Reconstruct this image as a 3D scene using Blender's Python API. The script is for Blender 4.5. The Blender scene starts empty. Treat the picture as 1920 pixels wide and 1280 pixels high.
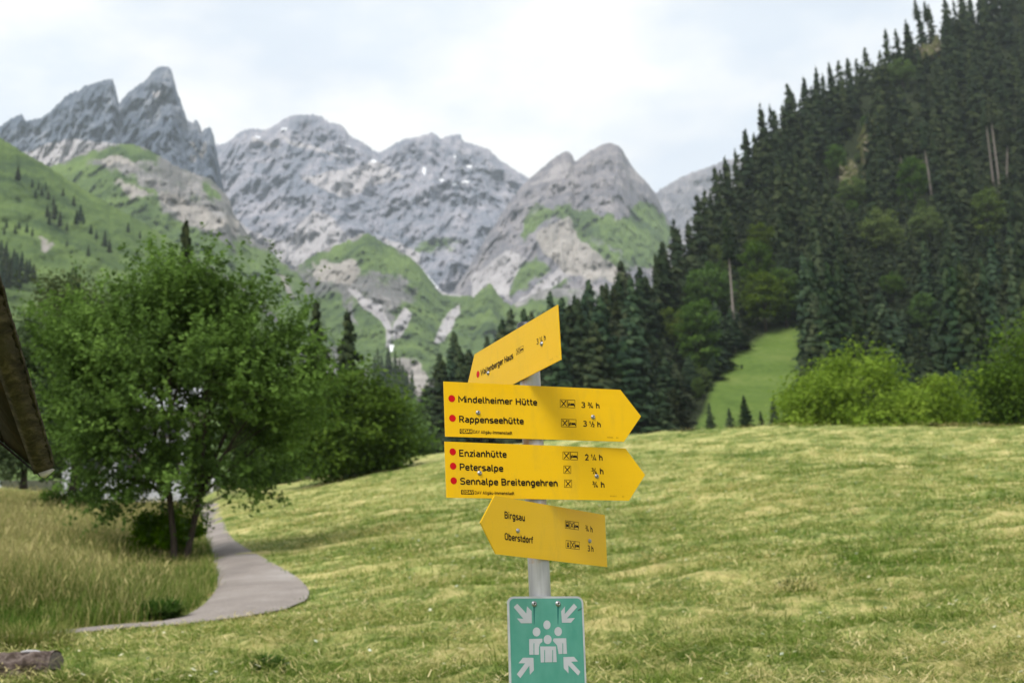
import bpy, bmesh, math, random
import numpy as np
from mathutils import Vector, Matrix

sc = bpy.context.scene
rng = np.random.default_rng(7)
random.seed(7)

# ------------------------------------------------------------------ camera
PITCH, ROLL, FPX = math.radians(14.2), math.radians(2.46), 2400.0
FWD = np.array([0, math.cos(PITCH), math.sin(PITCH)])
UP0 = np.array([0, -math.sin(PITCH), math.cos(PITCH)])
RT0 = np.array([1.0, 0, 0])
RT = math.cos(ROLL) * RT0 - math.sin(ROLL) * UP0
UP = math.sin(ROLL) * RT0 + math.cos(ROLL) * UP0
cam = bpy.data.cameras.new('camera')
camo = bpy.data.objects.new('camera', cam)
sc.collection.objects.link(camo)
camo.matrix_world = Matrix(((RT[0], UP[0], -FWD[0], 0), (RT[1], UP[1], -FWD[1], 0), (RT[2], UP[2], -FWD[2], 0), (0, 0, 0, 1)))
cam.sensor_width = 36.0
cam.lens = FPX * 36.0 / 1920.0
cam.clip_start, cam.clip_end = 0.1, 30000
cam.dof.use_dof = True
cam.dof.focus_distance = 3.66
cam.dof.aperture_fstop = 4.9
sc.camera = camo

# ------------------------------------------------------------------ world, sun, exposure
SUN_EL, SUN_AZ = math.radians(52), math.radians(-155)     # azimuth from +Y towards +X
w = bpy.data.worlds.new('World'); sc.world = w; w.use_nodes = True
nt = w.node_tree; nt.nodes.clear()
def wn(t, **k):
    n = nt.nodes.new(t)
    for a, b in k.items(): setattr(n, a, b)
    return n
wo = wn('ShaderNodeOutputWorld'); bg = wn('ShaderNodeBackground')
sky = wn('ShaderNodeTexSky', sky_type='NISHITA', sun_disc=False)
sky.sun_elevation = SUN_EL; sky.sun_rotation = SUN_AZ
tc = wn('ShaderNodeTexCoord'); mp = wn('ShaderNodeMapping'); mp.inputs['Scale'].default_value = (1.0, 1.0, 2.2)
n1 = wn('ShaderNodeTexNoise'); n1.inputs['Scale'].default_value = 3.6; n1.inputs['Detail'].default_value = 6; n1.inputs['Roughness'].default_value = 0.55
r1 = wn('ShaderNodeValToRGB')
r1.color_ramp.elements[0].position = 0.43; r1.color_ramp.elements[0].color = (5.05, 5.4, 5.85, 1)
r1.color_ramp.elements[1].position = 0.57; r1.color_ramp.elements[1].color = (6.65, 6.55, 6.35, 1)
n2 = wn('ShaderNodeTexNoise'); n2.inputs['Scale'].default_value = 5.0; n2.inputs['Detail'].default_value = 4
r2 = wn('ShaderNodeValToRGB')
r2.color_ramp.elements[0].position = 0.3; r2.color_ramp.elements[0].color = (0.80, 0.80, 0.80, 1)
r2.color_ramp.elements[1].position = 0.55; r2.color_ramp.elements[1].color = (1, 1, 1, 1)
mx = wn('ShaderNodeMix', data_type='RGBA')
L = nt.links.new
L(tc.outputs['Generated'], mp.inputs['Vector']); L(mp.outputs[0], n1.inputs['Vector']); L(mp.outputs[0], n2.inputs['Vector'])
L(n1.outputs['Fac'], r1.inputs[0]); L(n2.outputs['Fac'], r2.inputs[0])
L(r2.outputs[0], mx.inputs[0]); L(sky.outputs[0], mx.inputs[6]); L(r1.outputs[0], mx.inputs[7])
L(mx.outputs[2], bg.inputs[0]); bg.inputs[1].default_value = 0.1; L(bg.outputs[0], wo.inputs[0])
sun = bpy.data.lights.new('sun', 'SUN'); sun.energy = 2.3; sun.angle = math.radians(22); sun.color = (1, 0.96, 0.9)
suno = bpy.data.objects.new('sun', sun); sc.collection.objects.link(suno)
sd = Vector((math.sin(SUN_AZ) * math.cos(SUN_EL), math.cos(SUN_AZ) * math.cos(SUN_EL), math.sin(SUN_EL)))
suno.rotation_euler = sd.to_track_quat('Z', 'Y').to_euler()
sc.view_settings.view_transform = 'Standard'; sc.view_settings.look = 'None'
sc.view_settings.exposure = 0.80; sc.view_settings.gamma = 1.0
sc.render.engine = 'CYCLES'
sc.cycles.use_denoising = True
sc.render.filter_size = 1.15
sc.cycles.max_bounces = 6; sc.cycles.diffuse_bounces = 3; sc.cycles.volume_bounces = 1; sc.cycles.transparent_max_bounces = 6
sc.cycles.sample_clamp_indirect = 4

# ------------------------------------------------------------------ helpers
def ray(px, py):
    px, py = np.asarray(px, float), np.asarray(py, float)
    v = FWD + RT * ((px - 960) / FPX)[..., None] - UP * ((py - 640) / FPX)[..., None]
    return v / v[..., 1:2]                      # scaled so that y = 1
def at(px, py, y):
    return ray(px, py) * np.asarray(y, float)[..., None]
def to_px(P):
    z = P @ FWD
    return 960 + FPX * (P @ RT) / z, 640 - FPX * (P @ UP) / z

_perm = rng.permutation(512)
_perm = np.concatenate([_perm, _perm, _perm])
_grad = rng.normal(size=(512, 3)); _grad /= np.linalg.norm(_grad, axis=1)[:, None]
def noise3(P):
    P = np.asarray(P, float); I = np.floor(P).astype(int); f = P - I; I = I & 511
    u = f * f * f * (f * (f * 6 - 15) + 10)
    out = 0
    for dx in (0, 1):
        for dy in (0, 1):
            for dz in (0, 1):
                h = _perm[(_perm[(_perm[(I[..., 0] + dx) & 511] + I[..., 1] + dy) & 511] + I[..., 2] + dz) & 511]
                g = _grad[h]
                d = g[..., 0] * (f[..., 0] - dx) + g[..., 1] * (f[..., 1] - dy) + g[..., 2] * (f[..., 2] - dz)
                wx = u[..., 0] if dx else 1 - u[..., 0]
                wy = u[..., 1] if dy else 1 - u[..., 1]
                wz = u[..., 2] if dz else 1 - u[..., 2]
                out = out + d * wx * wy * wz
    return out * 1.5
def fbm(P, oct=4, gain=0.5):
    a, s, o = 1.0, 0.0, 0.0
    for i in range(oct):
        s = s + a * noise3(P * 2 ** i + 17.3 * i); a *= gain
    return s
def ridged(P, oct=5, gain=0.55):
    a, s = 1.0, 0.0
    for i in range(oct):
        s = s + a * (1 - np.abs(noise3(P * 2 ** i + 9.7 * i)) * 1.6); a *= gain
    return s / 2

def inpoly(x, y, poly):
    p = np.asarray(poly, float); r = np.zeros(x.shape, bool); n = len(p)
    for i in range(n):
        x1, y1 = p[i]; x2, y2 = p[(i + 1) % n]
        c = ((y1 > y) != (y2 > y))
        with np.errstate(divide='ignore', invalid='ignore'):
            r ^= c & (x < (x2 - x1) * (y - y1) / (y2 - y1 + 1e-12) + x1)
    return r

def link(o, parent=None):
    sc.collection.objects.link(o)
    if parent is not None: o.parent = parent
    return o
def tag(o, label=None, cat=None, group=None, kind=None):
    if label: o['label'] = label
    if cat: o['category'] = cat
    if group: o['group'] = group
    if kind: o['kind'] = kind
    return o
def empty(name, loc=(0, 0, 0), rz=0.0):
    o = bpy.data.objects.new(name, None); o.location = loc; o.rotation_euler = (0, 0, rz); o.empty_display_size = 0.2
    return link(o)
def mesh_np(name, V, F, mat, attrs=None, smooth=False, matidx=None):
    """V (n,3), F (m,k) array or list of arrays with the same k; point attributes as name: array."""
    V = np.asarray(V, np.float32); F = np.asarray(F, np.int32)
    me = bpy.data.meshes.new(name)
    n, k = F.shape
    me.vertices.add(len(V)); me.vertices.foreach_set('co', V.ravel())
    me.loops.add(n * k); me.loops.foreach_set('vertex_index', F.ravel())
    me.polygons.add(n); me.polygons.foreach_set('loop_start', np.arange(0, n * k, k, dtype=np.int32))
    me.polygons.foreach_set('loop_total', np.full(n, k, np.int32))
    mats = mat if isinstance(mat, (list, tuple)) else [mat]
    for m in mats: me.materials.append(m)
    if matidx is not None: me.polygons.foreach_set('material_index', np.asarray(matidx, np.int32))
    if smooth: me.polygons.foreach_set('use_smooth', np.ones(n, bool))
    for an, av in (attrs or {}).items():
        av = np.asarray(av, np.float32)
        if av.ndim == 1:
            a = me.attributes.new(an, 'FLOAT', 'POINT'); a.data.foreach_set('value', av)
        else:
            a = me.attributes.new(an, 'FLOAT_VECTOR', 'POINT'); a.data.foreach_set('vector', av.ravel())
    me.update(calc_edges=True); me.validate()
    return me
def obj(name, me, parent=None):
    return link(bpy.data.objects.new(name, me), parent)
def grid_faces(nu, nv):
    i = np.arange(nv - 1)[:, None] * nu + np.arange(nu - 1)[None, :]
    i = i.ravel()
    return np.stack([i, i + 1, i + nu + 1, i + nu], 1)
def tube_np(pts, rad, n=7):
    pts = np.asarray(pts, float); rad = np.asarray(rad, float)
    V = []; m = len(pts)
    for i in range(m):
        t = pts[min(i + 1, m - 1)] - pts[max(i - 1, 0)]; t = t / (np.linalg.norm(t) + 1e-9)
        a = np.cross(t, [0.31, 0.95, 0.02] if abs(t[1]) < 0.9 else [1, 0, 0]); a /= np.linalg.norm(a); b = np.cross(t, a)
        an = np.linspace(0, 2 * np.pi, n, endpoint=False)
        V.append(pts[i] + rad[i] * (np.cos(an)[:, None] * a + np.sin(an)[:, None] * b))
    F = []
    for i in range(m - 1):
        for j in range(n):
            F.append((i * n + j, i * n + (j + 1) % n, (i + 1) * n + (j + 1) % n, (i + 1) * n + j))
    return np.concatenate(V), np.array(F)
def join_np(parts):
    Vs, Fs, o = [], [], 0
    for V, F in parts:
        Vs.append(V); Fs.append(np.asarray(F) + o); o += len(V)
    return np.concatenate(Vs), np.concatenate(Fs)
def bm_mesh(name, bm, mat, smooth=False):
    me = bpy.data.meshes.new(name); bm.normal_update(); bm.to_mesh(me); bm.free()
    for m in (mat if isinstance(mat, (list, tuple)) else [mat]): me.materials.append(m)
    if smooth:
        for p in me.polygons: p.use_smooth = True
    return me

# ------------------------------------------------------------------ materials
class NT:
    def __init__(self, name):
        self.m = bpy.data.materials.new(name); self.m.use_nodes = True
        self.t = self.m.node_tree; self.t.nodes.clear()
        self.out = self.n('ShaderNodeOutputMaterial')
    def n(self, typ, inp=None, **k):
        n = self.t.nodes.new(typ)
        for a, b in k.items(): setattr(n, a, b)
        for a, b in (inp or {}).items():
            if hasattr(b, 'is_linked') or isinstance(b, bpy.types.NodeSocket): self.t.links.new(b, n.inputs[a])
            else: n.inputs[a].default_value = b
        return n
    def pos(self, scale=(1, 1, 1), obj=False, rot=(0, 0, 0)):
        s = self.n('ShaderNodeTexCoord').outputs['Object'] if obj else self.n('ShaderNodeNewGeometry').outputs['Position']
        return self.n('ShaderNodeMapping', {'Vector': s, 'Scale': scale, 'Rotation': rot}).outputs[0]
    def noise(self, vec, scale, detail=5, rough=0.55, dist=0.0):
        return self.n('ShaderNodeTexNoise', {'Vector': vec, 'Scale': scale, 'Detail': detail, 'Roughness': rough, 'Distortion': dist}).outputs['Fac']
    def ramp(self, fac, stops):
        r = self.n('ShaderNodeValToRGB', {'Fac': fac}); e = r.color_ramp.elements
        while len(e) < len(stops): e.new(0.5)
        for el, (p, c) in zip(e, stops):
            el.position = p; el.color = (*c, 1) if not isinstance(c, float) else (c, c, c, 1)
        return r.outputs[0]
    def mix(self, fac, a, b, mode='MIX'):
        m = self.n('ShaderNodeMix', data_type='RGBA', blend_type=mode)
        for i, v in ((0, fac), (6, a), (7, b)):
            if isinstance(v, bpy.types.NodeSocket): self.t.links.new(v, m.inputs[i])
            elif isinstance(v, tuple): m.inputs[i].default_value = (*v, 1)
            else: m.inputs[i].default_value = v
        return m.outputs[2]
    def math(self, op, a, b=0.0, clamp=False):
        m = self.n('ShaderNodeMath', operation=op, use_clamp=clamp)
        for i, v in ((0, a), (1, b)):
            if isinstance(v, bpy.types.NodeSocket): self.t.links.new(v, m.inputs[i])
            else: m.inputs[i].default_value = v
        return m.outputs[0]
    def attr(self, name): return self.n('ShaderNodeAttribute', attribute_name=name).outputs['Fac']
    def bump(self, h, strength=0.4, dist=0.02):
        return self.n('ShaderNodeBump', {'Height': h, 'Strength': strength, 'Distance': dist}).outputs[0]
    def done(self, color, rough=0.8, spec=0.3, metal=0.0, normal=None, transl=0.0, coat=0.0):
        p = self.n('ShaderNodeBsdfPrincipled', {'Metallic': metal, 'Specular IOR Level': spec, 'Coat Weight': coat})
        for nm, v in (('Base Color', color), ('Roughness', rough)):
            if isinstance(v, bpy.types.NodeSocket): self.t.links.new(v, p.inputs[nm])
            else: p.inputs[nm].default_value = (*v, 1) if isinstance(v, tuple) else v
        if normal is not None: self.t.links.new(normal, p.inputs['Normal'])
        sh = p.outputs[0]
        if transl > 0:
            tr = self.n('ShaderNodeBsdfTranslucent')
            if isinstance(color, bpy.types.NodeSocket): self.t.links.new(color, tr.inputs[0])
            else: tr.inputs[0].default_value = (*color, 1)
            sh = self.n('ShaderNodeMixShader', {0: transl, 1: sh, 2: tr.outputs[0]}).outputs[0]
        self.t.links.new(sh, self.out.inputs[0])
        return self.m

def m_meadow():
    t = NT('mown_meadow')
    p = t.pos((1, 1.6, 0.4))
    big = t.noise(t.pos((0.16, 0.30, 0.2)), 1.0, 4, 0.6, 0.6)
    mid = t.noise(t.pos((0.9, 1.9, 1)), 1.0, 5, 0.62, 0.5)
    fine = t.noise(t.pos((1.0, 1.0, 1)), 14.0, 4, 0.7)
    s = t.math('ADD', t.math('MULTIPLY', t.attr('dry'), 0.26), 0.30)
    s = t.math('ADD', s, t.math('MULTIPLY', mid, 0.40))
    s = t.math('ADD', s, t.math('MULTIPLY', t.math('SUBTRACT', fine, 0.5), 0.5))
    col = t.ramp(s, [(0.36, (0.075, 0.12, 0.018)), (0.46, (0.19, 0.235, 0.065)), (0.55, (0.345, 0.345, 0.12)), (0.68, (0.54, 0.47, 0.21))])
    tall = t.ramp(t.noise(t.pos((0.5, 0.8, 1)), 1.0, 5), [(0.35, (0.13, 0.15, 0.035)), (0.65, (0.33, 0.27, 0.10))])
    col = t.mix(t.attr('tall'), col, tall)
    return t.done(col, 0.9, 0.15, normal=t.bump(t.math('ADD', mid, fine), 0.6, 0.05))
def m_blade(name, stops, transl=0.25):
    t = NT(name)
    return t.done(t.ramp(t.attr('tint'), stops), 0.8, 0.08, transl=transl)
def m_leaf(name, lo, mid, hi, transl=0.3, hv=0.07, vv=0.6):
    t = NT(name)
    r = t.n('ShaderNodeObjectInfo').outputs['Random']
    c = t.ramp(t.attr('tint'), [(0.0, lo), (0.5, mid), (1.0, hi)])
    hsv = t.n('ShaderNodeHueSaturation', {'Color': c, 'Value': t.math('ADD', t.math('MULTIPLY', r, vv), 1.0 - vv / 2), 'Hue': t.math('ADD', t.math('MULTIPLY', t.math('FRACT', t.math('MULTIPLY', r, 7.3)), hv), 0.49 - hv / 2), 'Saturation': t.math('ADD', t.math('MULTIPLY', r, -0.3), 1.1)})
    return t.done(hsv.outputs[0], 0.7, 0.06, transl=transl)
def m_bark(name, a, b):
    t = NT(name)
    n = t.noise(t.pos((6, 6, 1.2)), 3.0, 5, 0.65)
    return t.done(t.ramp(n, [(0.3, a), (0.7, b)]), 0.9, 0.2, normal=t.bump(n, 0.5, 0.03))
def m_mountain(name, rock_lo, rock_mid, rock_hi, scale=1.0):
    t = NT(name)
    P = t.pos((scale, scale, scale))
    a = t.noise(P, 0.0042, 8, 0.66, 0.3)
    st = t.noise(t.pos((0.005 * scale, 0.002 * scale, 0.028 * scale), rot=(0, math.radians(20), 0.2)), 1.4, 7, 0.7, 0.5)
    gl = t.noise(t.pos((0.030 * scale, 0.006 * scale, 0.006 * scale), rot=(0, math.radians(-12), 0)), 1.2, 6, 0.68, 0.5)
    cr_ = t.n('ShaderNodeTexVoronoi', {'Vector': t.n('ShaderNodeMapping', {'Vector': P, 'Scale': (0.016, 0.005, 0.010), 'Rotation': (0, 0.35, 0)}).outputs[0], 'Scale': 1.0, 'Randomness': 1.0, 'Detail': 2.0}, feature='F1').outputs['Distance']
    f = t.math('ADD', t.math('ADD', t.math('MULTIPLY', a, 0.36), t.math('MULTIPLY', st, 0.30)), t.math('MULTIPLY', gl, 0.34))
    f = t.math('ADD', f, t.math('MULTIPLY', t.math('SUBTRACT', t.noise(P, 0.045, 5, 0.75), 0.5), 0.36))
    f = t.math('ADD', f, t.math('MULTIPLY', t.math('SUBTRACT', 0.42, cr_), 0.10))
    rock = t.ramp(f, [(0.40, rock_lo), (0.49, rock_mid), (0.57, rock_hi)])
    sc_ = t.ramp(t.noise(t.pos((0.008, 0.008, 0.0016)), 1.6, 5, 0.6, 0.5), [(0.35, (0.33, 0.312, 0.32)), (0.65, (0.43, 0.41, 0.415))])
    g1 = t.noise(P, 0.010, 7, 0.72, 0.4)
    gr = t.ramp(g1, [(0.34, (0.038, 0.066, 0.030)), (0.48, (0.085, 0.132, 0.042)), (0.62, (0.130, 0.190, 0.056))])
    e = t.noise(P, 0.013, 8, 0.78)
    def edge(nm, w=0.5):
        return t.math('MULTIPLY', t.math('SUBTRACT', t.math('ADD', t.attr(nm), t.math('MULTIPLY', t.math('SUBTRACT', e, 0.5), w)), 0.27), 2.1, clamp=True)
    c = t.mix(edge('grass', 1.5), rock, gr)
    c = t.mix(edge('scree', 0.45), c, sc_)
    warm = t.ramp(t.noise(P, 0.012, 5, 0.65), [(0.35, (0.21, 0.195, 0.18)), (0.65, (0.38, 0.35, 0.32))])
    c = t.mix(edge('cliff', 1.2), c, warm)
    c = t.mix(edge('snow', 0.3), c, (0.85, 0.86, 0.88))
    return t.done(c, 0.95, 0.1, normal=t.bump(f, 0.6, 30.0 / scale))
def m_yellow(name='yellow_sign_paint'):
    t = NT(name)
    n = t.noise(t.pos((1, 1, 1)), 9.0, 3)
    d = t.noise(t.pos((60, 60, 60)), 6.0, 2)
    c = t.mix(t.math('MULTIPLY', n, 0.15), (0.69, 0.405, 0.001), (0.64, 0.37, 0.002))
    c = t.mix(t.math('GREATER_THAN', d, 0.74), c, (0.35, 0.24, 0.03))
    gr = t.math('MULTIPLY', t.math('SUBTRACT', t.noise(t.pos((14, 14, 5)), 1.0, 6, 0.7), 0.52), 1.6, clamp=True)
    c = t.mix(gr, c, (0.40, 0.27, 0.03))
    return t.done(c, 0.34, 0.16, normal=t.bump(t.noise(t.pos((2, 2, 16)), 1.6, 2), 0.10, 0.01))
def m_flat(name, c, rough=0.5, spec=0.3, metal=0.0, var=0.15, scale=20.0):
    t = NT(name)
    n = t.noise(t.pos((1, 1, 1)), scale, 4, 0.6)
    lo = tuple(v * (1 - var) for v in c); hi = tuple(min(1, v * (1 + var)) for v in c)
    return t.done(t.ramp(n, [(0.3, lo), (0.7, hi)]), rough, spec, metal)
def m_green_sign():
    t = NT('green_sign_paint')
    n = t.noise(t.pos((9, 9, 5)), 1.6, 4, 0.6); k = t.noise(t.pos((50, 50, 10)), 1.0, 4)
    c = t.ramp(n, [(0.35, (0.035, 0.185, 0.145)), (0.65, (0.07, 0.235, 0.195))])
    c = t.mix(t.math('MULTIPLY', k, 0.35), c, (0.10, 0.33, 0.26))
    return t.done(c, 0.42, 0.35)
def m_pole():
    t = NT('galvanised_pole')
    n = t.noise(t.pos((40, 40, 3)), 1.0, 5, 0.65); sp = t.noise(t.pos((1, 1, 1)), 60.0, 3)
    c = t.ramp(n, [(0.3, (0.27, 0.27, 0.285)), (0.7, (0.45, 0.45, 0.475))])
    c = t.mix(t.math('MULTIPLY', sp, 0.25), c, (0.25, 0.25, 0.26))
    rust = t.math('MULTIPLY', t.math('SUBTRACT', t.noise(t.pos((22, 22, 7)), 1.0, 4, 0.6), 0.5), 6.0, clamp=True)
    z = t.n('ShaderNodeSeparateXYZ', {0: t.n('ShaderNodeNewGeometry').outputs['Position']}).outputs[2]
    up = t.math('GREATER_THAN', z, 0.27)
    c = t.mix(t.math('MULTIPLY', t.math('MULTIPLY', rust, up), 0.75), c, (0.36, 0.20, 0.075))
    return t.done(c, 0.5, 0.4, 0.35)
def m_wood(name, a, b, c3, axis=(1, 1, 1), moss=None):
    t = NT(name)
    n = t.noise(t.pos(axis, obj=True), 1.0, 6, 0.65, 0.4); k = t.noise(t.pos((5, 5, 5), obj=True), 1.0, 4)
    col = t.ramp(n, [(0.32, a), (0.5, b), (0.68, c3)])
    if moss: col = t.mix(t.math('MULTIPLY', t.math('SUBTRACT', k, 0.5), 5.0, clamp=True), col, moss)
    return t.done(col, 0.85, 0.2, normal=t.bump(n, 0.9, 0.02))
def m_path():
    t = NT('asphalt_path')
    a = t.noise(t.pos((1, 1, 1)), 0.7, 5, 0.6); f = t.noise(t.pos((1, 1, 1)), 25.0, 3, 0.7)
    g = t.math('ADD', t.math('MULTIPLY', a, 0.7), t.math('MULTIPLY', f, 0.35))
    c = t.ramp(g, [(0.35, (0.155, 0.138, 0.128)), (0.52, (0.23, 0.202, 0.183)), (0.68, (0.315, 0.29, 0.272))])
    return t.done(c, 0.9, 0.15, normal=t.bump(f, 0.4, 0.01))
def m_rockface(name, a, b, c3, s=0.2, moss=0.0):
    t = NT(name)
    n = t.noise(t.pos((1, 1, 1)), s, 7, 0.66, 0.7)
    c = t.ramp(n, [(0.34, a), (0.5, b), (0.64, c3)])
    if moss:
        c = t.mix(t.math('MULTIPLY', t.math('SUBTRACT', t.noise(t.pos((1, 1, 1)), s * 1.7, 5), 0.5 - moss * 0.1), 8.0, clamp=True), c, (0.075, 0.085, 0.025))
    return t.done(c, 0.95, 0.15, normal=t.bump(n, 0.7, 0.3 / s * 0.1))

M = dict(
    meadow=m_meadow(), path=m_path(), yellow=m_yellow(), green=m_green_sign(), pole=m_pole(),
    black=m_flat('black_print', (0.008, 0.007, 0.007), 0.5, 0.08), red=m_flat('red_print', (0.46, 0.004, 0.008), 0.45, 0.1),
    grey=m_flat('faded_white_print', (0.36, 0.37, 0.41), 0.45, var=0.08), steel=m_flat('screw_steel', (0.30, 0.30, 0.32), 0.42, 0.4, 0.8),
    cap=m_flat('dark_cap', (0.03, 0.032, 0.036), 0.4), metal=m_flat('aluminium_edge', (0.40, 0.41, 0.44), 0.4, 0.5, 0.4),
    streak=m_flat('dark_streak', (0.012, 0.12, 0.105), 0.5),
    spruce=m_leaf('spruce_needles', (0.009, 0.020, 0.010), (0.019, 0.040, 0.018), (0.052, 0.078, 0.030), 0.08, 0.09, 1.0),
    beech=m_leaf('forest_leaves', (0.028, 0.062, 0.012), (0.058, 0.118, 0.020), (0.095, 0.17, 0.032), 0.35),
    grove=m_leaf('grove_leaves', (0.05, 0.10, 0.018), (0.095, 0.175, 0.028), (0.15, 0.25, 0.045), 0.42, 0.04, 0.4),
    rowan=m_leaf('big_tree_leaves', (0.034, 0.080, 0.009), (0.080, 0.180, 0.015), (0.140, 0.285, 0.026), 0.42, 0.0, 0.1),
    bright=m_leaf('bright_leaves', (0.085, 0.165, 0.010), (0.16, 0.275, 0.020), (0.25, 0.38, 0.040), 0.42, 0.0, 0.1),
    dull=m_leaf('grey_green_leaves', (0.05, 0.075, 0.03), (0.09, 0.125, 0.05), (0.14, 0.17, 0.075), 0.25),
    bark=m_bark('dark_bark', (0.018, 0.014, 0.011), (0.07, 0.055, 0.042)),
    spbark=m_bark('spruce_bark', (0.035, 0.03, 0.026), (0.11, 0.09, 0.075)),
    deadbark=m_bark('pale_dead_wood', (0.14, 0.12, 0.105), (0.27, 0.235, 0.215)),
    hay=m_blade('hay_blades', [(0.0, (0.075, 0.140, 0.014)), (0.28, (0.17, 0.25, 0.040)), (0.53, (0.355, 0.375, 0.115)), (0.76, (0.60, 0.515, 0.24)), (0.93, (0.72, 0.61, 0.34)), (1.0, (0.62, 0.70, 0.62))]),
    tallgrass=m_blade('tall_grass_blades', [(0.0, (0.060, 0.130, 0.014)), (0.4, (0.145, 0.20, 0.04)), (0.75, (0.37, 0.335, 0.13)), (1.0, (0.52, 0.44, 0.22))], 0.35),
    weed=m_blade('weed_leaves', [(0.0, (0.025, 0.065, 0.010)), (0.6, (0.06, 0.13, 0.02)), (1.0, (0.12, 0.2, 0.05))], 0.3),
)

# ------------------------------------------------------------------ terrain functions
_cp = [(430, 905), (560, 897), (700, 868), (830, 848), (1000, 828), (1180, 815), (1300, 806), (1450, 800), (1600, 799), (1750, 803), (1920, 800)]
_cr = ray([p[0] for p in _cp], [p[1] for p in _cp])
_CA = np.concatenate([[-0.7, -0.45, -0.40, -0.30, -0.255], _cr[:, 0], [0.6]])
_CT = np.concatenate([[0.165, 0.160, 0.152, 0.137, 0.134], _cr[:, 2], [0.15]])
def h0(x, y):
    x, y = np.asarray(x, float), np.asarray(y, float)
    a = x / np.maximum(y, 9.0)
    yc = np.interp(a, [-0.5, -0.3, -0.17, 0.09, 0.225, 0.4, 0.6], [105, 105, 84, 64, 60, 60, 60])
    Tc = np.interp(a, _CA, _CT)
    B = Tc * yc - (-1.65 + 0.15 * yc)
    tt = np.clip((y - 10) / (yc - 10), 0, 1)
    hn = -1.65 + 0.15 * np.minimum(y, yc) + B * tt ** 1.5
    q = np.maximum(y - yc, 0)
    return hn + 1.4 * (1 - np.exp(-q / 10.0)) - 0.03 * q + np.where(y < 0, y * 0.02 - 0.0, 0)
def ground_hit(px, py):
    r = ray(px, py); ys = np.geomspace(5, 160, 900)
    P = r[..., None, :] * ys[:, None]
    below = P[..., 2] <= h0(P[..., 0], P[..., 1])
    i = np.argmax(below, -1); y = ys[i]
    y = np.where(below.any(-1), y, 100.0)
    g = r * y[..., None]; g[..., 2] = h0(g[..., 0], g[..., 1])
    return g

PR = [(409, 944), (412, 955), (418, 975), (432, 1005), (452, 1022), (500, 1050), (545, 1075), (570, 1095), (579, 1110), (574, 1125), (548, 1137), (520, 1146), (440, 1159), (360, 1169), (300, 1174.5), (225, 1179), (120, 1190), (-60, 1206)]
PL = [(374, 944), (367, 955), (371, 975), (380, 1005), (387, 1022), (395, 1040), (404, 1065), (407, 1082), (408, 1095), (404, 1108), (394, 1122), (380, 1136), (350, 1154), (310, 1165), (270, 1169), (215, 1173.5), (110, 1184), (-60, 1199)]
def resample(P, n):
    P = np.asarray(P, float); s = np.linspace(0, len(P) - 1, n); i = np.minimum(s.astype(int), len(P) - 2); f = (s - i)[:, None]
    p0, p1, p2, p3 = P[np.maximum(i - 1, 0)], P[i], P[i + 1], P[np.minimum(i + 2, len(P) - 1)]
    return 0.5 * ((2 * p1) + (-p0 + p2) * f + (2 * p0 - 5 * p1 + 4 * p2 - p3) * f ** 2 + (-p0 + 3 * p1 - 3 * p2 + p3) * f ** 3)
_pr = resample(PR, 110); _pl = resample(PL, 110)
GR = ground_hit(_pr[:, 0], _pr[:, 1]); GL = ground_hit(_pl[:, 0], _pl[:, 1])
PATHPOLY = np.concatenate([GL[:, :2], GR[::-1, :2]])
PATHPTS = np.concatenate([GL[:, :2] * (1 - f) + GR[:, :2] * f for f in (0, 0.33, 0.66, 1)])
def path_dist(x, y):
    x, y = np.ravel(x), np.ravel(y); out = np.full(x.shape, 1e9)
    sel = (x < 0) & (y > 8) & (y < 110)
    xs, ys = x[sel], y[sel]; o = np.full(xs.shape, 1e9)
    for px, py in PATHPTS[::2]: o = np.minimum(o, (xs - px) ** 2 + (ys - py) ** 2)
    out[sel] = np.sqrt(o)
    return out
TALL = [(-400, 855), (330, 872), (374, 944), (367, 955), (380, 1005), (395, 1040), (404, 1065), (408, 1095), (394, 1122), (350, 1154), (270, 1169), (110, 1184), (-400, 1225)]
_tp = np.array(TALL, float); _tg = ground_hit(_tp[:, 0], np.maximum(_tp[:, 1], 900))[:, :2]
_tg[0] = (-60, 95); _tg[1] = (-24, 95)
TALLPOLY = _tg
def windrow(x, y):
    Q = np.stack([(x * 0.9 + y * 0.43) * 0.18, (-x * 0.43 + y * 0.9) * 0.66, 0 * x], -1); Q = Q + 0.45 * noise3(np.stack([x * 0.22, y * 0.3, 0 * x + 3], -1))[..., None]
    return np.clip(1 - np.abs(noise3(Q + 51)) * 2.6, 0, 1) ** 1.3
def bumps(x, y, P=None):
    Q = np.stack([x, y, 0 * x], -1)
    b = 0.09 * fbm(Q * np.array([0.55, 0.9, 1]) + 3, 3) + 0.055 * fbm(Q * np.array([1.6, 3.0, 1]), 3)
    return b + 0.07 * windrow(x, y)

def dryness(x, y):
    u, v = x * 0.88 + y * 0.47, -x * 0.47 + y * 0.88
    Q = np.stack([u, v, 0 * x], -1)
    s = fbm(Q * np.array([0.25, 0.50, 1]), 3) * 0.34 + fbm(Q * np.array([1.3, 2.4, 1]) + 5, 3, 0.65) * 0.50 + fbm(Q * np.array([4.0, 7.0, 1]) + 15, 3, 0.7) * 0.62
    q = Q * np.array([0.35, 1.05, 1]) + 40; q = q + 0.5 * noise3(Q * 0.5 + 9)[..., None]
    hollow = np.clip((1 - np.abs(noise3(q)) * 5.5), 0, 1) * np.clip(0.2 + 2.4 * noise3(Q * np.array([0.2, 0.3, 1]) + 77), 0, 1)
    return s * 1.05 + 0.24 * (windrow(x, y) - 0.42) - hollow * 1.05 - 0.05 + 0.09 * np.clip((y - 18) / 30, 0, 1), hollow
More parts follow.
